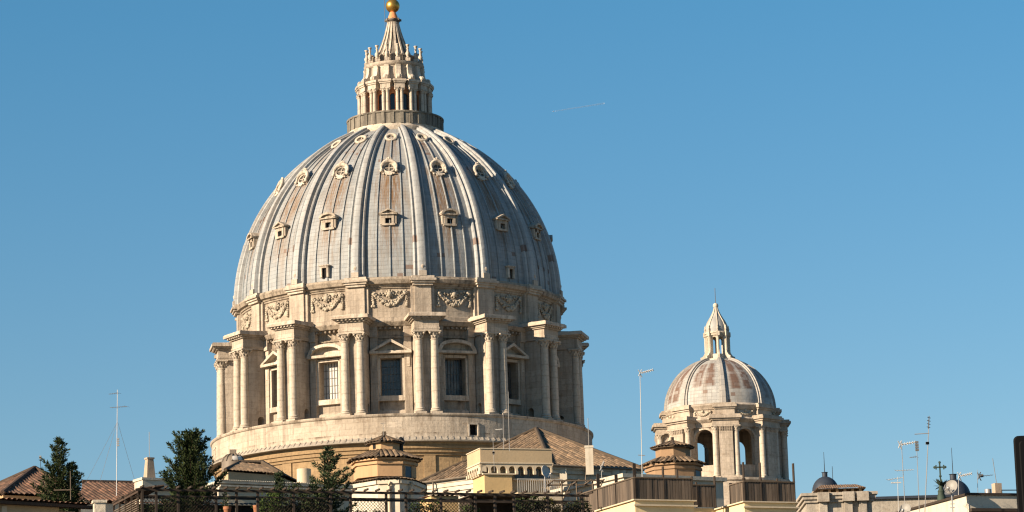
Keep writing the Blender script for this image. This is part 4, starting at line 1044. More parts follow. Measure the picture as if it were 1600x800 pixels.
# block under the smaller turret
def mid_block():
    l, r_ = at(975, 757, 160), at(1130, 756, 163); o = Vector((l.x, l.y, 0)); d = r_-l; rz = math.atan2(d.y, d.x); Lg = math.hypot(d.x, d.y)
    D = thing('rear_block', 'plain pale block carrying the smaller brick turret behind the board fences', 'building', o, rz)
    z = Z(1052, 756, 165)
    MB().box(0, Lg, 0, 9, 0, z-.2).build('wall', M['white'], D); MB().box(-.15, Lg+.15, -.15, 9.1, z-.2, z).build('cornice', M['white'], D)
mid_block()

# ---- arcaded tower
def arc_tower():
    Y = 160; o3 = at(752, 772, Y); o = Vector((o3.x, o3.y, 0)); phi = R_(18); k = Y/FPX
    D = thing('arcaded_tower', 'sand coloured flat topped tower block with a row of small arches under its parapet', 'building', o, phi)
    Wf = (865-752)*k/math.cos(phi); Dp = (752-730)*k/math.sin(phi)
    z = lambda py: Z(752, py, Y)
    b = MB(); b.box(0, Wf, 0, Dp, z(723), z(700.5)); b.build('parapet', M['sand'], D)
    b = MB(); b.box(-.04, Wf+.04, -.04, Dp+.04, z(701.2), z(699.8)); b.box(-.05, Wf+.05, -.05, Dp, z(724), z(722)); b.build('coping', M['cream'], D)
    # arcade band: arch notches cut in a front sheet
    def arcade(L, n, mat4):
        a = MB(); zb, zt2 = z(737), z(724); pw = L/n
        for i in range(n):
            x0 = i*pw; rad = pw*.36; zc = z(733)
            cxm = x0+pw/2
            xs = [x0]+[cxm-rad*math.cos(math.pi*q/10) for q in range(11)]+[x0+pw]
            def zl(x):
                dd = abs(x-cxm); return zc+math.sqrt(max(0, rad*rad-dd*dd)) if dd < rad-1e-6 else None
            for xa, xb in zip(xs, xs[1:]):
                m_ = (xa+xb)/2
                if abs(m_-cxm) < rad:
                    za, zb_ = zl(xa) or zc, zl(xb) or zc
                else: za = zb_ = zb
                a.extr([(xa, 0, za), (xb, 0, zb_), (xb, 0, zt2), (xa, 0, zt2)], (0, .32, 0))
            a.box(x0-.07, x0+.07, -.06, .32, zb-.12, zb+.06)
        return a.xf(mat4)
    a = arcade(Wf, 8, Matrix.Identity(4)); a2 = arcade(Dp, 6, Matrix.Translation((.0, Dp, 0)) @ Matrix.Rotation(R_(-90), 4, 'Z')); a.add(a2.v, a2.f)
    a.build('arcade', M['cream'], D)
    MB().box(.34, Wf-.05, .34, Dp, 0, z(723)-.03).build('wall', M['sand'], D)
    for i in range(4, 8):
        xw = Wf*(i+.5)/8; ww = .24
        f = MB(); zc = z(737.5)
        f.extr([(xw-ww, .30, z(745.5)), (xw+ww, .30, z(745.5))]+[(xw+ww*math.cos(math.pi*q/10), .30, zc+ww*math.sin(math.pi*q/10)) for q in range(11)], (0, .035, 0))
        wd = f.build('arched_window', M['glass'], D)
    s = MB(); s.box(Wf*.46, Wf, .12, .34, z(749), z(746.5)); s.build('sill', M['cream'], D)
    # projecting yellow room under the left half
    b = MB(); b.box(-.0+.15, Wf*.42, -.15, Dp*.8, 0, z(742)); b.build('yellow_room', M['yellow'], D)
    b = MB(); b.box(.05, Wf*.46, -.25, Dp*.82, z(742), z(740)); b.build('room_cornice', M['cream'], D)
    b = MB(); b.box(Wf*.43, Wf+.2, -1.0, -.9, 0, z(772)); b.box(Wf*.43, Wf+.2, -1.0, .3, z(774), z(772)); b.build('balcony', M['cream'], D)
    b = MB(); b.box(Wf*.43, Wf+.2, -1.0, -.94, z(752), z(751))
    for i in range(22): x = Wf*.43+(Wf*.57+.2)*i/21; b.tube([(x, -.97, z(772)), (x, -.97, z(751.5))], .014, 4)
    b.build('balcony_railing', M['whitemetal'], D)
    return D
arc_tower()

# ---- roof terrace with pergola and lattice
PH = R_(20); TY = 118.0
t0_ = at(220, 765, TY); TO = Vector((t0_.x, t0_.y, 0)); TZ = t0_.z; TK = TY/FPX
ux = Vector((math.cos(PH), math.sin(PH), 0)); vy = Vector((-math.sin(PH), math.cos(PH), 0))
def terr(px, v=0, extra=0):
    """distance along the terrace front of photo column px"""
    return (px-220)*TK/math.cos(PH)*(1+.045*(px-220)/680)
TL = terr(898)
TFLOOR = TZ-2.0
def terrace():
    D = thing('terrace_building', 'pale apartment building carrying the lattice roof terrace along the bottom edge', 'building', TO, PH)
    b = MB(); b.box(-.2, TL+.3, -.2, 9, 0, TFLOOR); b.build('wall', M['cream'], D)
    b = MB(); b.box(-.35, TL+.4, -.35, -.2, TFLOOR-.3, TFLOOR+.35); b.build('parapet', M['cream'], D)
    P = thing('pergola', 'dark timber pergola with lattice panels and short rafter tails along the roof terrace', 'pergola', TO+Vector((0, 0, TFLOOR)), PH)
    h = TZ-TFLOOR
    b = MB(); b.box(-.2, TL, -.04, .04, h-.045, h+.045); b.box(-.2, TL, .02, .06, h-.24, h-.20); b.build('front_beam', M['darkwood'], P)
    b = MB(); b.box(-.2, TL, 2.4, 2.5, h-.03, h+.05); b.build('rear_beam', M['darkwood'], P)
    posts = [222, 243, 276, 333, 364, 396, 450, 506, 536, 590, 620, 673, 725, 755, 784, 835, 888]
    for px in posts:
        x = terr(px); MB().box(x-.045, x+.045, -.05, .05, 0, h-.05).build('post', M['darkwood'], P)
    n = 40
    rm = MB().box(-.03, .03, -.45, .05, .05, .12).build('rafter_tail', M['darkwood'], P); rm.location = (0, 0, h)
    for i in range(1, n): dup(rm, P, loc=(TL*i/(n-1), 0, h))
    def lattice(w, hh, pitch=.135, t=.016):
        b = MB()
        for dr in (1, -1):
            c = -hh
            while c < w:
                # line x = c + s (dr>0) or mirrored, z = s
                s0 = max(0, -c); s1 = min(hh, w-c)
                if s1 > s0+.02:
                    xa, xb = c+s0, c+s1
                    if dr < 0: xa, xb = w-xa, w-xb
                    y = .0 if dr > 0 else .012
                    q = t*.7
                    b.add([(xa-q, y, s0), (xa+q, y, s0), (xb+q, y, s1), (xb-q, y, s1), (xa-q, y+.011, s0), (xa+q, y+.011, s0), (xb+q, y+.011, s1), (xb-q, y+.011, s1)], [(0, 1, 2, 3), (7, 6, 5, 4), (0, 4, 5, 1), (1, 5, 6, 2), (2, 6, 7, 3), (3, 7, 4, 0)])
                c += pitch
        b.box(0, w, -.01, .03, -.04, 0); b.box(0, w, -.01, .03, hh, hh+.035)
        return b
    spans = [(222, 243), (243, 276), (276, 333), (396, 450), (450, 506), (540, 590), (622, 673), (676, 725), (784, 835), (835, 888)]
    for a, c in spans:
        xa, xb = terr(a)+.05, terr(c)-.05
        lattice(xb-xa, .62).build('lattice_panel', M['lattice'], P, None, (xa, 0, h-.87))
        if a in (276, 396, 450, 784, 835, 243): lattice(xb-xa, .8).build('lattice_panel', M['lattice'], P, None, (xa, 0, h-1.75))
    # left side of the terrace, roofed with split cane
    S = thing('cane_canopy', 'sloping slatted canopy with open railings on the left flank of the roof terrace', 'canopy', TO+Vector((0, 0, TFLOOR)), PH)
    b = MB(); Ls = 4.4
    for i in range(22):
        y = .0+Ls*i/21; b.tube([(-.12, y, h+.02), (.9, y, h+.16)], .05, 6)
    b.box(-.1, -.04, 0, Ls, h-.1, h-.02); b.build('canopy_slats', M['tile_red'], S)
    b = MB()
    for i in range(5): y = .2+Ls*i/4*.95; b.box(-.1, -.03, y-.03, y+.03, 0, h-.05)
    b.build('canopy_posts', M['darkwood'], S)
    b = MB()
    for i in range(18): b.box(-.08, -.05, .1, Ls, h-.32-.085*i-.02, h-.32-.085*i+.02)
    b.build('railing_slats', M['brownwood'], S)
terrace()
def ydep(px, v): return (TO+ux*terr(px+14*v)+vy*v).y
def tloc(px, v, z=None): return TO+ux*terr(px+14*v)+vy*v+Vector((0, 0, TFLOOR if z is None else z))
# tiled parapet running behind the lattice
b = MB(); L0, L1 = terr(225), terr(510); zt2 = Z(370, 786, ydep(370, 3))
W = thing('tiled_wall', 'low dark wall capped with a strip of red tiles behind the left lattice panels', 'wall', TO+vy*3.2, PH)
MB().box(L0, L1, 0, .3, TFLOOR, zt2-.08).build('wall', M['darkwood'], W)
t = MB(); t.plane_tiles([(L0, -.25, zt2-.1), (L1, -.25, zt2-.1), (L1, .35, zt2+.02), (L0, .35, zt2+.02)], .2, .05); t.build('tile_coping', M['tile_red'], W)
# dark shed behind the gap in the lattice
Sd = thing('garden_shed', 'dark open fronted garden shed behind the gap in the lattice', 'shed', tloc(712, 3.0), PH)
L = terr(806)-terr(712); hs = Z(755, 775, ydep(755, 3.0))-TFLOOR
b = MB(); b.box(0, L, 1.2, 1.3, 0, hs); b.box(0, .1, 0, 1.2, 0, hs); b.box(L-.1, L, 0, 1.2, 0, hs); b.build('wall', M['darkwood'], Sd)
t = MB(); t.plane_tiles([(-.1, -.3, hs), (L+.1, -.3, hs), (L+.1, 1.4, hs+.1), (-.1, 1.4, hs+.1)], .2, .04); t.box(-.1, L+.1, -.28, 1.3, hs-.06, hs-.02); t.build('roof', M['darkwood'], Sd)
Yb = thing('garden_cabin', 'small yellow rendered cabin seen through the lattice beside the dark shed', 'shed', tloc(650, 4.6), PH)
L = terr(693)-terr(650); hs = Z(670, 776, ydep(670, 4.6))-TFLOOR
MB().box(0, L, 0, 1.5, 0, hs).build('wall', M['yellow'], Yb); t = MB(); t.plane_tiles([(-.05, -.1, hs), (L+.05, -.1, hs), (L+.05, 1.6, hs+.1), (-.05, 1.6, hs+.1)], .2, .04); t.build('roof', M['tile_red'], Yb)

# pale gate pillar left of the terrace
p = at(155, 783, 112.5)
G = thing('stone_pillar', 'square cream pillar with a flat cap at the left end of the roof terrace', 'pillar', (p.x, p.y, 0), R_(15))
MB().box(-.2, .2, -.2, .2, 0, p.z-.08).build('shaft', M['pale'], G); MB().box(-.25, .25, -.25, .25, p.z-.08, p.z+.02).build('cap', M['pale'], G)

# ---- right hand yellow blocks with board fences
def fence(name, label, a, b_, z0, z1, mat, posts_up=.0, npost=3, seed=0):
    rnd = random.Random(seed); d = Vector((b_.x-a.x, b_.y-a.y, 0)); L = d.length; rz = math.atan2(d.y, d.x)
    D = thing('board_fence', label, 'fence', (a.x, a.y, z0), rz)
    m_ = MB(); x = 0
    while x < L-.01:
        wd = min(.1+rnd.random()*.05, L-x); m_.box(x, x+wd-.016, rnd.random()*.012, .03+rnd.random()*.012, .02, z1-z0-rnd.random()*.02); x += wd
    m_.build('boards', M['boards'], D)
    MB().box(0, L, .05, .08, .02, z1-z0-.03).build('backing', M['darkwood'], D)
    for i in range(npost):
        xx = .03+(L-.06)*i/max(1, npost-1); MB().box(xx-.022, xx+.022, -.028, .1, 0, (z1-z0)+posts_up*rnd.choice((.15, .6, 1.0, 1.1))).build('post', M['darkwood'], D)
    MB().box(0, L, -.03, .0, z1-z0-.05, z1-z0).build('rail', mat, D)
    return D
FY = 125.0; FPH = R_(22)
def yblocks():
    fx = Vector((math.cos(FPH), math.sin(FPH), 0)); fv = Vector((-math.sin(FPH), math.cos(FPH), 0)); k = FY/FPX
    c1 = at(992, 780, FY); c2 = at(1163, 783, FY+.6)
    D = thing('yellow_building', 'pale yellow apartment building with two fenced roof terraces at lower centre right', 'building', (c1.x, c1.y, 0), FPH)
    z0 = c1.z; W1 = (1086-992)*k/math.cos(FPH); d1 = 5.6
    L2 = c2-c1; x2 = L2.dot(fx); y2 = L2.dot(fv); W2 = (1247-1163)*k/math.cos(FPH); z2 = c2.z
    b = MB(); b.box(0, W1, 0, d1+3, 0, z0-.05); b.box(x2, x2+W2, y2, y2+4, 0, z2-.05); b.box(W1, x2, 1.6, 6, 0, z0-.12); b.build('wall', M['paleyellow'], D)
    b = MB()
    for x0, y0, w_, zz in ((0, 0, W1, z0), (x2, y2, W2, z2)):
        b.box(x0-.1, x0+w_+.1, y0-.1, y0+3.9, zz-.05, zz+.0); b.box(x0-.08, x0+w_+.12, y0-.12, y0+.0, zz-.27, zz-.21)
    b.build('cornice', M['cream'], D)
    A = c1+fv*d1; 
    zf = z0; zt = Z(992, 745, FY)
    fence('board_fence', 'long weathered board fence receding along the left side of the yellow terrace', A, c1, zf, zt, M['brownwood'], .55, 4, 1)
    fence('board_fence', 'weathered board fence across the front of the left yellow terrace', c1, c1+fx*W1, zf, zt, M['brownwood'], .45, 3, 2)
    pa = c1+fx*W1+fv*1.5; pb = c1+fx*x2+fv*1.5
    fence('board_fence', 'set back dark board fence in shade between the two yellow terraces', pa, pb, zf-.1, zt-.05, M['brownwood'], .6, 3, 3)
    z2t = Z(1163, 748, FY)
    fence('board_fence', 'weathered board fence with one pale board on the right yellow terrace', c2, c2+fx*W2, z2, z2t, M['brownwood'], .75, 4, 4)
    fence('board_fence', 'short plain board return at the left end of the right yellow terrace', c2+fv*1.3, c2, z2, z2t, M['brownwood'], .1, 2, 5)
yblocks()

# ---- flat timber frame left of the yellow terrace
p0 = at(866, 750, 135); pf = thing('timber_frame', 'flat grey timber shade frame on thin struts beside the yellow terrace', 'frame', (p0.x, p0.y, TFLOOR), R_(10))
hh = p0.z-TFLOOR; Lf = 80*135/FPX
b = MB(); b.box(0, Lf, 0, .08, hh-.06, hh); b.box(0, Lf, 1.6, 1.68, hh-.05, hh+.01)
for i in range(5): b.box(Lf*i/4-.03, Lf*i/4+.03, 0, 1.7, hh-.02, hh+.03)
b.build('top_frame', M['brownwood'], pf)
b = MB()
for x in (.35, 1.0, Lf-.5): b.tube([(x, .1, 0), (x, .1, hh)], .035, 5)
for x in (.35, Lf-.5): b.tube([(x, .1, hh-.9), (x+.5, .1, hh)], .03, 5)
b.build('struts', M['brownwood'], pf)

# ---- cream corner building at the right edge
def right_building():
    Y = 115; c = at(1513, 771, Y); ph = R_(19); k = Y/FPX
    D = thing('corner_building', 'cream corner building with dark roof edge and shaded front at the right edge', 'building', (c.x, c.y, 0), ph)
    W_, d_ = 4.0, 9.0
    MB().box(0, W_, 0, d_, 0, c.z-.06).build('wall', M['white'], D)
    b = MB(); b.box(-.08, W_, -.08, d_+.08, c.z-.06, c.z+.02); b.build('coping', M['darkwood'], D)
    b = MB(); zc = Z(1513, 795, Y); b.box(-.02, W_, -.25, .0, zc-.12, zc); b.build('eave', M['darkwood'], D)
    MB().box(-.0+.02, W_, -.03, 0, 0, zc-.12).build('lower_wall', M['greystone'], D)
    o = Vector((c.x, c.y, 0)); Rm = Matrix.Rotation(-ph, 4, 'Z')
    def lo(px, py, Yv): return Rm @ (at(px, py, Yv)-o)
    p = lo(1558, 771, Y+2.2); b = MB(); b.box(p.x-.14, p.x+.14, p.y-.14, p.y+.14, c.z, Z(1557, 754.5, Y+2)); ch = b.build('chimney', M['brickpale'], D)
    z1 = Z(1557, 754.5, Y+2); MB().tube([(p.x, p.y, z1), (p.x-.1, p.y, z1+.95)], .012, 4).build('rod', M['mast'], ch)
    p = lo(1544, 771, Y+1.6); b = MB().rev([(.07, c.z), (.07, c.z+.16), (.13, c.z+.16), (.13, c.z+.32), (.01, c.z+.34)], 12, mat=Matrix.Translation((p.x, p.y, 0))); b.build('roof_vent', M['steel'], D, 40)
    p = lo(1527, 771, Y+1.8); b = MB().rev([(.05, c.z), (.05, c.z+.14), (.01, c.z+.16)], 10, mat=Matrix.Translation((p.x, p.y, 0))); b.build('vent_pipe', M['whitemetal'], D, 40)
    p = lo(1565, 765, Y+1.0); b = MB().tube([(p.x, p.y, c.z+.2), (p.x+1.6, p.y+.2, c.z+.25)], .02, 5); b.tube([(p.x, p.y, c.z), (p.x, p.y, c.z+.2)], .02, 5); b.build('roof_rail', M['darkiron'], D)
    return c.z
ZR = right_building()

# ---- bronze cross with leaf finial
p = at(1471, 775, 121); k = 121/FPX
X = thing('bronze_cross', 'green bronze cross with flared tips rising from a crown of pointed leaves', 'cross', (p.x, p.y, ZR-.3), 0)
zz = lambda py: Z(1470, py, 121)-(ZR-.3)
b = MB(); b.rev([(.17, 0), (.17, zz(776)), (.12, zz(771)), (.14, zz(768)), (.09, zz(764)), (.07, zz(757))], 12); b.build('pedestal', M['verdigris'], X, 40)
b = MB(); xr_ = random.Random(3)
for i in range(22):
    a = 2*math.pi*i/22*2.4; el = xr_.uniform(-.2, 1.1); l = xr_.uniform(.3, .44); d = Vector((math.cos(a)*math.cos(el), math.sin(a)*math.cos(el), math.sin(el))); s1 = d.cross(Vector((0, 0, 1))).normalized()*.07
    base = Vector((0, 0, zz(760))); mid = base+d*l*.45; tip = base+d*l
    up = s1.cross(d).normalized()*.02
    b.add([base-s1*.5, base+s1*.5, mid+s1, tip, mid-s1, mid+up], [(0, 1, 5), (1, 2, 5), (2, 3, 5), (3, 4, 5), (4, 0, 5), (0, 4, 3, 2, 1)])
b.build('leaf_crown', M['verdigris'], X)
b = MB(); b.box(-.026, .026, -.03, .03, zz(762), zz(724)); zc = zz(730); b.box(-.2, .2, -.03, .03, zc-.026, zc+.026)
for x, z in ((-.21, zc), (.21, zc), (0, zz(722.5))): b.ball((x, 0, z), .052, 8, 6, (1, .6, 1)); 
for x, z in ((-.15, zc+.06), (-.15, zc-.06), (.15, zc+.06), (.15, zc-.06)): b.ball((x, 0, z), .032, 6, 5, (1, .6, 1))
b.ball((0, 0, zz(744)), .055, 8, 6); b.ball((0, 0, zz(755)), .07, 8, 6); b.build('cross', M['verdigris'], X)

# ---- satellite dishes
def dish(px, py, Y, rpx, aim, mat, label, polepy):
    k = Y/FPX; p = at(px, py, Y); r = rpx*k; D = thing('satellite_dish', label, 'satellite dish', (p.x, p.y, Z(px, polepy, Y)))
    zc = p.z-D.location.z
    n = Vector(aim).normalized(); q = n.to_track_quat('Z', 'Y').to_matrix().to_4x4(); q.translation = Vector((0, 0, zc))
    pr = [(r*t, .32*r*t*t) for t in (0.02, .3, .6, .85, 1.0)]
    MB().rev([(0.01, 0)]+pr+[(r*1.02, .32*r-.02), (r*.85, .32*r*.72-.03), (r*.5, .08*r-.03), (.01, -.03)], 28, mat=q).build('reflector', mat, D, 50)
    b = MB(); b.tube([q @ Vector((0, -r*.95, .3*r)), q @ Vector((0, -r*.6, 1.0*r))], .018, 5); b.ball(tuple(q @ Vector((0, -r*.55, 1.02*r))), .06, 8, 6); b.build('feed_arm', M['steel'], D)
    b = MB(); b.tube([(0, .08, 0), (0, .08, zc)], .025, 6); b.tube([(0, .08, zc), q @ Vector((0, 0, -.02))], .03, 6)
    for i in range(3): b.tube([(-.09, .08, zc-.45-.14*i), (.09, .08, zc-.45-.14*i)], .012, 4)
    b.build('pole', M['steel'], D)
dish(1487, 762, 114.5, 11.5, (-.5, -.8, .35), M['dish'], 'grey satellite dish on a pole at the cream corner building', 800)
dish(1415, 797, 112, 10, (-.45, -.8, .35), M['dish'], 'grey satellite dish cut by the bottom edge below the antennas', 830)
dish(851, 738, 152, 10.5, (.78, -.62, .2), M['whitemetal'], 'pale blue white satellite dish beside the small arches of the tower', 773)

# ---- antennas
def antenna(label, foot, top, Y, heads=(), r=.022, mat='mast', guys=(), group=None):
    a, b_ = at(*foot, Y), at(*top, Y); k = Y/FPX
    D = thing('roof_antenna', label, 'antenna', a, 0, group)
    MB().tube([(0, 0, 0), b_-a], [r*.68, r*.5], 6).build('mast', M[mat], D)
    for hd in heads:
        kind, x0, y0, x1, y1 = hd[:5]; p, q = at(x0, y0, Y)-a, at(x1, y1, Y)-a
        hm = M[hd[5]] if len(hd) > 5 else M['mast']
        m_ = MB(); d = (q-p); Lh = d.length
        if kind == 'yagi':
            m_.tube([p, q], .010, 5); n = max(4, int(Lh/.09)); side = Vector((.35, .94, 0))
            for i in range(n):
                c = p+d*(i+.3)/n; l = (.22 if i else .3)*(1-.35*i/n); m_.tube([c-side*l, c+side*l], .006, 4)
        elif kind == 'yagiv':
            m_.tube([p, q], .016, 5); n = max(4, int(Lh/.12)); side = Vector((.5, .86, 0))
            for i in range(n):
                c = p+d*(i+.5)/n; m_.tube([c-side*.16, c+side*.16], .012, 4)
        elif kind == 'bow':
            for sy in (-1, 1):
                m_.tube([p+Vector((-.02, 0, .0)), p+Vector((.08, .1, .16*sy))], .02, 5); m_.tube([p, p+Vector((-.07, -.08, .13*sy))], .018, 5)
            m_.tube([p, q], .02, 5); n = 6
            for i in range(n):
                c = p+d*(i+1)/n; m_.tube([c-Vector((.04, .1, .0)), c+Vector((.04, .1, .0))], .016, 4); m_.tube([c-Vector((.0, .02, .06)), c+Vector((.0, .02, .06))], .012, 4)
        elif kind == 'bar': m_.tube([p, q], .024, 6)
        elif kind == 'boom': m_.tube([p, q], .016, 5)
        elif kind == 'stack':
            for i in range(4): c = p+d*i/3; m_.box(c.x-.06, c.x+.06, c.y-.05, c.y+.05, c.z-.035, c.z+.035)
        m_.build('aerial', hm, D)
    for gx, gy, hx, hy in guys:
        MB().tube([at(hx, hy, Y)-a, at(gx, gy, Y+1.5)-a], .009, 4).build('guy_wire', M['steel'], D)
    return D
antenna('tall guyed aerial mast above the long tile roof at left', (182, 775), (183.5, 609), 166, [('yagi', 186, 614, 170, 616), ('yagi', 199, 635, 172, 637), ('stack', 184.5, 686, 184.5, 696)], .035, 'steel', [(133, 756, 183, 660), (155, 756, 183, 660), (212, 756, 184, 660)])
antenna('thin mast with a white winged aerial in front of the sky between the domes', (1003.5, 748), (1000, 583), 128, [('bow', 1000, 583, 1020, 578, 'whitemetal'), ('boom', 997, 711, 1008, 712)], .026, 'whitemetal')
antenna('short dark pole left of the conifer on the red brown hipped roof', (64, 742), (63, 713), 188, [('stack', 63, 713, 63, 716)], .03, 'darkiron')
antenna('timber pole with a long side arm standing before the left conifers', (110.5, 781), (110, 736), 116, [('bar', 84, 766, 110, 765.5, 'brownwood')], .035, 'brownwood')
antenna('small T shaped aerial on top of the larger brick turret', (599.5, 683), (598.5, 661), 171.3, [('boom', 594.5, 661.5, 602.5, 661)], .02)
antenna('tallest of the thin masts rising before the brown hipped roof', (796, 705), (794, 612), 158, [], .025, 'mast')
antenna('thin mast with a cream side aerial before the brown hipped roof', (787, 702), (786, 641), 159, [('bar', 774, 671.5, 785, 670.5, 'whitemetal')], .022)
antenna('short mast with small fittings on the front of the arcaded tower', (772.5, 737), (770, 679), 157.5, [('stack', 771, 706, 771.3, 709), ('boom', 769, 680, 773, 679.5)], .02)
antenna('small white winged aerial above the timber frame', (940.5, 758), (939.5, 728), 136, [('bow', 939.5, 731, 943.5, 722, 'whitemetal')], .018, 'whitemetal')
antenna('antenna mast with a white plate on its head and a comb aerial halfway', (1414.5, 800), (1408.5, 691), 113.5, [('bow', 1406, 695, 1430, 691, 'whitemetal'), ('yagi', 1399, 735.5, 1428, 734, 'whitemetal')], .022)
antenna('antenna mast topped by a stack of three dark boxes', (1436.5, 800), (1432, 690), 113, [('stack', 1432.3, 691, 1433, 703, 'bar'), ('yagi', 1433, 713.5, 1421, 715)], .02)
antenna('tallest leaning antenna mast of the right cluster with a vertical comb at its tip', (1445, 800), (1452, 650), 113, [('yagiv', 1451.5, 650, 1450.5, 670, 'bar'), ('boom', 1429, 678.5, 1452, 677), ('stack', 1449, 692, 1449, 693, 'bar')], .026, 'mast')
antenna('low antenna mast with a slanting comb and a short white bar', (1404, 800), (1402.5, 745), 112, [('yagi', 1386, 750, 1411, 746, 'whitemetal'), ('bar', 1392, 754.5, 1408, 754, 'whitemetal')], .018, 'whitemetal')
antenna('white antenna with crossed reflector behind the grey dish', (1497.6, 776), (1497.6, 744), 118, [('bow', 1499, 744, 1518, 740, 'whitemetal')], .016, 'whitemetal')
antenna('dark comb antenna standing right of the second cupola', (1528, 774), (1527, 734), 118.5, [('bow', 1530, 744, 1536, 743, 'bar'), ('yagi', 1534, 744, 1552, 742, 'bar')], .016)

# ---- traffic light
def traffic_light():
    Y = 10.0; tl = at(1583.5, 677.5, Y); k = Y/FPX
    wd, hh = .33, .98
    D = thing('traffic_light', 'black traffic light head on a post, cut by the right edge', 'traffic light', (tl.x+wd/2+.024, Y+.12, 0), R_(-12))
    zt = tl.z
    m_ = MB(); rr = .016; pts = []
    for cx, cz, a0 in ((wd/2-rr, zt-rr, 0), (-wd/2+rr, zt-rr, 90), (-wd/2+rr, zt-hh+rr, 180), (wd/2-rr, zt-hh+rr, 270)):
        for q in range(6): a = R_(a0+90*q/5); pts.append((cx+rr*math.cos(a), -.1, cz+rr*math.sin(a)))
    m_.extr(pts, (0, .2, 0))
    inn = [(x*.90, -.115, zt-hh/2+(z-(zt-hh/2))*.966) for x, y, z in pts]; m_.extr(inn, (0, .02, 0))
    H = m_.build('housing', M['black'], D)
    md = H.modifiers.new('bevel', 'BEVEL'); md.width = .006; md.segments = 2
    for i, mt in enumerate(('lensred', 'lensamber', 'lensgreen')):
        zc = zt-.17-.32*i
        MB().ball((0, -.118, zc), .1, 20, 10, (1, .25, 1)).build('lens', M[mt], D, 60)
        v = MB(); n = 20
        for q in range(n):
            a, b_ = R_(-30+240*q/n), R_(-30+240*(q+1)/n)
            v.add([(.115*math.cos(x), y, zc+.115*math.sin(x)+dz) for x in (a, b_) for y, dz in ((-.112, 0), (-.3, -.02))], [(0, 1, 3, 2)])
        v.build('visor', M['black'], D)
    MB().tube([(0, .18, 0), (0, .18, zt-hh*.5)], .05, 12).build('post', M['black'], D, 60)
    b = MB(); b.box(-.03, .03, .09, .2, zt-hh+.1, zt-hh+.16); b.box(-.03, .03, .09, .2, zt-.6, zt-.54); b.build('bracket', M['black'], D)
traffic_light()

# ---- aeroplane and its trail
p, q = at(865, 174, 14000), at(944, 161.5, 15500); d = (q-p)
A = thing('aeroplane', 'tiny white aeroplane high in the sky, right of the lantern', 'aeroplane', p); A.rotation_mode = 'QUATERNION'; A.rotation_quaternion = (-d).to_track_quat('Y', 'Z')
MB().tube([(0, -9, 0), (0, -6, 0), (0, 6, 0), (0, 9, 0)], [.6, 1.5, 1.5, .4], 8).build('fuselage', M['whitemetal'], A, 60)
for sx in (-1, 1):
    MB().extr([(sx*1.2, 2, 0), (sx*9, -2.5, .4), (sx*9, -3.5, .4), (sx*1.2, -1.5, 0)], (0, 0, .25)).build('wing', M['whitemetal'], A)
MB().extr([(-.1, -7, 1), (-.1, -9, 1), (-.1, -9.5, 4), (-.1, -8.5, 4)], (.25, 0, 0)).build('tail_fin', M['whitemetal'], A)
n = 14; o = MB().tube([d*(.03+.97*i/n) for i in range(n+1)], [2.0+1.6*i/n for i in range(n+1)], 8).build('vapour_trail', M['vapour'], None, 60); o.location = p
tag(o, 'faint white vapour trail behind the tiny aeroplane', 'vapour trail', kind='stuff')

# ---- plants
def leafcards(mb, c, spread, n, rnd, size, dirv=None):
    for _ in range(n):
        p = c+Vector((rnd.gauss(0, 1), rnd.gauss(0, 1), rnd.gauss(0, .8)))*spread
        a = Vector((rnd.uniform(-1, 1), rnd.uniform(-1, 1), rnd.uniform(-.3, 1)))
        if dirv is not None: a = a*.55+dirv
        a = a.normalized(); b_ = a.orthogonal().normalized(); b_ = Matrix.Rotation(rnd.uniform(0, 6.28), 3, a) @ b_
        l = size*rnd.uniform(.7, 1.5); w_ = size*.36*rnd.uniform(.7, 1.2)
        mb.add([p, p+a*l*.5+b_*w_, p+a*l, p+a*l*.5-b_*w_], [(0, 1, 2, 3)])
def sprays(mb, c, d, reach, n, rnd, size):
    for _ in range(n):
        side = Vector((rnd.gauss(0, 1), rnd.gauss(0, 1), rnd.gauss(.25, .6)))
        a = (d*1.0+side*.75+Vector((0, 0, .35))).normalized(); p = c+side*reach*.33; l = size*rnd.uniform(.9, 2.0)
        b_ = a.orthogonal().normalized(); b_ = Matrix.Rotation(rnd.uniform(0, 6.28), 3, a) @ b_; w_ = l*.16
        mb.add([p-b_*w_*.4, p+a*l*.45+b_*w_, p+a*l, p+a*l*.45-b_*w_], [(0, 1, 2, 3)])
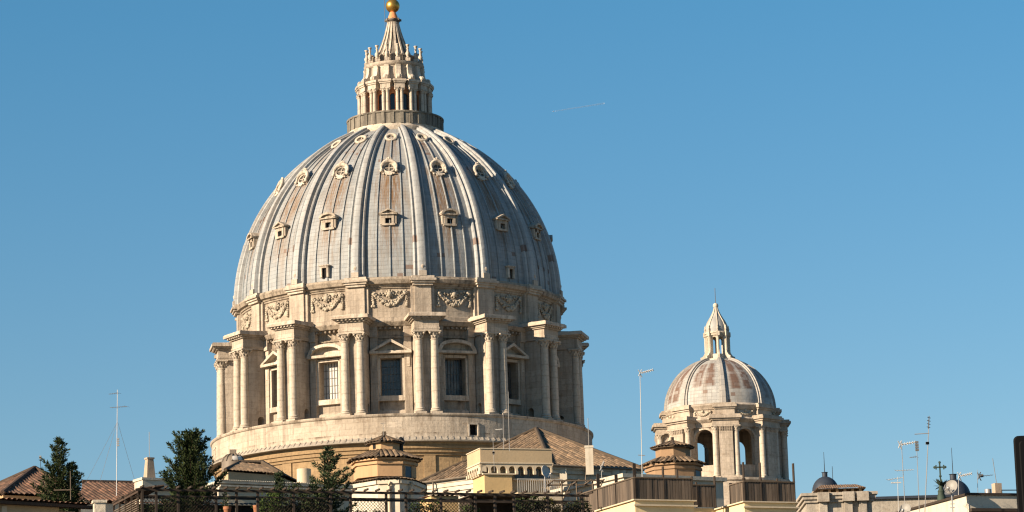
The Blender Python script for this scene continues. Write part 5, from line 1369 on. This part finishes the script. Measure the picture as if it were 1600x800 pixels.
def conifer(name, label, base, height, prof, seed, mat='conifer', limbs=60, leaf=.085, dens=26, up=.45, lean=0, group=None, cat='tree'):
    """prof: (fraction of height, radius in metres) pairs"""
    rnd = random.Random(seed); D = thing(name, label, cat, base, 0, group)
    def rad(f):
        for (f0_, r0_), (f1_, r1_) in zip(prof, prof[1:]):
            if f0_ <= f <= f1_: return r0_+(r1_-r0_)*(f-f0_)/(f1_-f0_)
        return prof[-1][1]
    tr = MB(); tr.tube([(lean*t*t, 0, height*t) for t in (0, .25, .5, .75, .97)], [.09*height/4, .075*height/4, .055*height/4, .03*height/4, .008], 7)
    fo = MB()
    for i in range(limbs):
        f = .06+.92*((i+rnd.random())/limbs); L = rad(f)*rnd.choice((.4, .6, .85, 1.0, 1.12, 1.32)); az = i*2.39996+rnd.uniform(-.4, .4)
        s = Vector((lean*f*f, 0, height*f)); d = Vector((math.cos(az), math.sin(az), up+rnd.uniform(-.15, .25))).normalized()
        e = s+d*L*.6+Vector((0, 0, 0)); e2 = s+d*L+Vector((0, 0, L*.22))
        tr.tube([s, e, e2], [.018, .012, .005], 4, False)
        ns = max(3, int(L/.075))
        for k in range(ns):
            t = (k+.8)/ns; c = (s+(e-s)*min(1, t/.6)) if t < .6 else e+(e2-e)*((t-.6)/.4)
            sprays(fo, c, d, (1.15-t)*.22+.035, int(dens*.62), rnd, leaf)
    leafcards(fo, Vector((lean, 0, height*.98)), .05, 26, rnd, leaf, Vector((0, 0, 1)))
    tr.build('trunk', M['bark'], D, 60); fo.build('foliage', M[mat], D)
    return D
k = 135/FPX
b0 = at(91, 800, 138); conifer('conifer_tree', 'dark conical conifer before the red brown hipped roof at left', Vector((b0.x, b0.y, b0.z-1.0)), (800-684)*138/FPX+1.0, [(0, .95), (.3, 1.05), (.42, 1.0), (.55, .76), (.75, .48), (.9, .26), (1, .06)], 1, limbs=76, dens=30, lean=.05)
b0 = at(113, 800, 139); conifer('conifer_tree', 'smaller ragged conifer touching the right side of the left conifer', Vector((b0.x, b0.y, b0.z-1.0)), (800-724)*139/FPX+1.0, [(0, .5), (.5, .5), (.75, .36), (.9, .2), (1, .04)], 2, limbs=50)
b0 = at(298, 800, 121); conifer('conifer_tree', 'broad bushy dark conifer left of the main drum, taller than its neighbours', Vector((b0.x, b0.y, TFLOOR)), Z(298, 677, 121)-TFLOOR, [(0, .9), (.28, 1.25), (.45, 1.25), (.56, 1.1), (.62, .82), (.75, .74), (.88, .58), (.96, .34), (1, .12)], 3, limbs=150, dens=30, up=.55)
b0 = at(514, 800, 122.5); conifer('conifer_tree', 'open branched blue green conifer left of the larger brick turret', Vector((b0.x, b0.y, TFLOOR)), Z(517, 699, 122.5)-TFLOOR, [(0, .7), (.3, .95), (.5, .9), (.7, .66), (.88, .42), (.95, .3), (1, .08)], 4, 'conifer2', limbs=50, dens=36, up=.35)
b0 = at(437, 800, 121.5); conifer('conifer_tree', 'small pointed young conifer among shrubs behind the lattice', Vector((b0.x, b0.y, TFLOOR)), Z(437, 740, 121.5)-TFLOOR, [(0, .45), (.5, .42), (.75, .26), (1, .04)], 5, 'conifer2', limbs=46, dens=22)
b0 = at(352, 800, 120.6); conifer('conifer_shrub', 'tiny dark dwarf conifer in the gap right of the broad conifer', Vector((b0.x, b0.y, TFLOOR)), Z(352, 770, 120.6)-TFLOOR, [(0, .14), (.6, .16), (.85, .1), (1, .03)], 6, limbs=30, leaf=.05, dens=18, cat='shrub')
def shrub(label, px0, px1, pytop, v, seed, mat='hedge', n=1500, name='shrub', leaf=.07):
    rnd = random.Random(seed); xa, xb = terr(px0+14*v), terr(px1+14*v); h = Z((px0+px1)/2, pytop-2, ydep((px0+px1)/2, v))-TFLOOR; n = int(n*2.4); L = xb-xa
    D = thing(name, label, 'shrub', TO+ux*(xa+L/2)+vy*v+Vector((0, 0, TFLOOR)), PH)
    fo = MB(); tr = MB(); nb = max(3, int(L/.28))
    for i in range(nb):
        x = -L/2+L*(i+.5)/nb; hh2 = h*rnd.uniform(.72, 1.03); yy = rnd.uniform(-.12, .12)
        tr.tube([(x, yy, 0), (x+rnd.uniform(-.1, .1), yy, hh2*.6), (x+rnd.uniform(-.16, .16), yy, hh2*.95)], [.03, .02, .006], 5, False)
        for q in range(n//nb//14):
            t = rnd.uniform(.12, 1); w_ = .23*math.sin(min(1, (1.06-t)*1.7+.25)*1.57)
            leafcards(fo, Vector((x+rnd.gauss(0, w_*.8), yy+rnd.gauss(0, w_*.8), hh2*t)), .055, 14, rnd, leaf)
    tr.build('stem', M['bark'], D); fo.build('foliage', M[mat], D)
shrub('loose green shrub behind the lattice between the two garden conifers', 400, 425, 762, .9, 1, n=1800)
shrub('leafy shrub with upright stems right of the small pointed conifer', 446, 492, 757, 1.1, 2, n=2600, mat='conifer')
shrub('low trimmed green hedge at the foot of the middle lattice', 545, 592, 790, .5, 3, n=1600, name='hedge')
shrub('low bright green hedge below the yellow cabin', 618, 724, 787, .5, 4, n=3200, name='hedge')
shrub('climbing green shrub filling the lattice right of the dark shed', 786, 838, 776, .45, 5, n=2600, mat='conifer')
shrub('yellow flowering shrub behind the right hand lattice', 838, 856, 778, .4, 6, n=1100, mat='flower')
shrub('dark green shrub at the right end of the lattice', 858, 896, 775, .5, 7, n=2000, mat='conifer')
shrub('dark shrub low behind the far left lattice', 226, 262, 776, .8, 8, n=1400, mat='conifer')
def pot(px, pytop, v, label):
    o = TO+ux*terr(px+14*v)+vy*v; z = Z(px, pytop, ydep(px, v))
    D = thing('terracotta_pot', label, 'pot', (o.x, o.y, TFLOOR), PH); h = z-TFLOOR
    MB().rev([(.01, h-.52), (.09, h-.52), (.14, h-.12), (.16, h-.1), (.16, h), (.13, h), (.12, h-.08), (.01, h-.08)], 16).build('pot', M['terracotta'], D, 40)
    MB().box(-.1, .1, -.1, .1, 0, h-.52).build('plinth', M['terracotta'], D)
pot(345, 792, 1.2, 'terracotta pot on a plinth below the tiny dwarf conifer')
pot(390, 790, 1.2, 'terracotta pot on a plinth left of the loose green shrub')
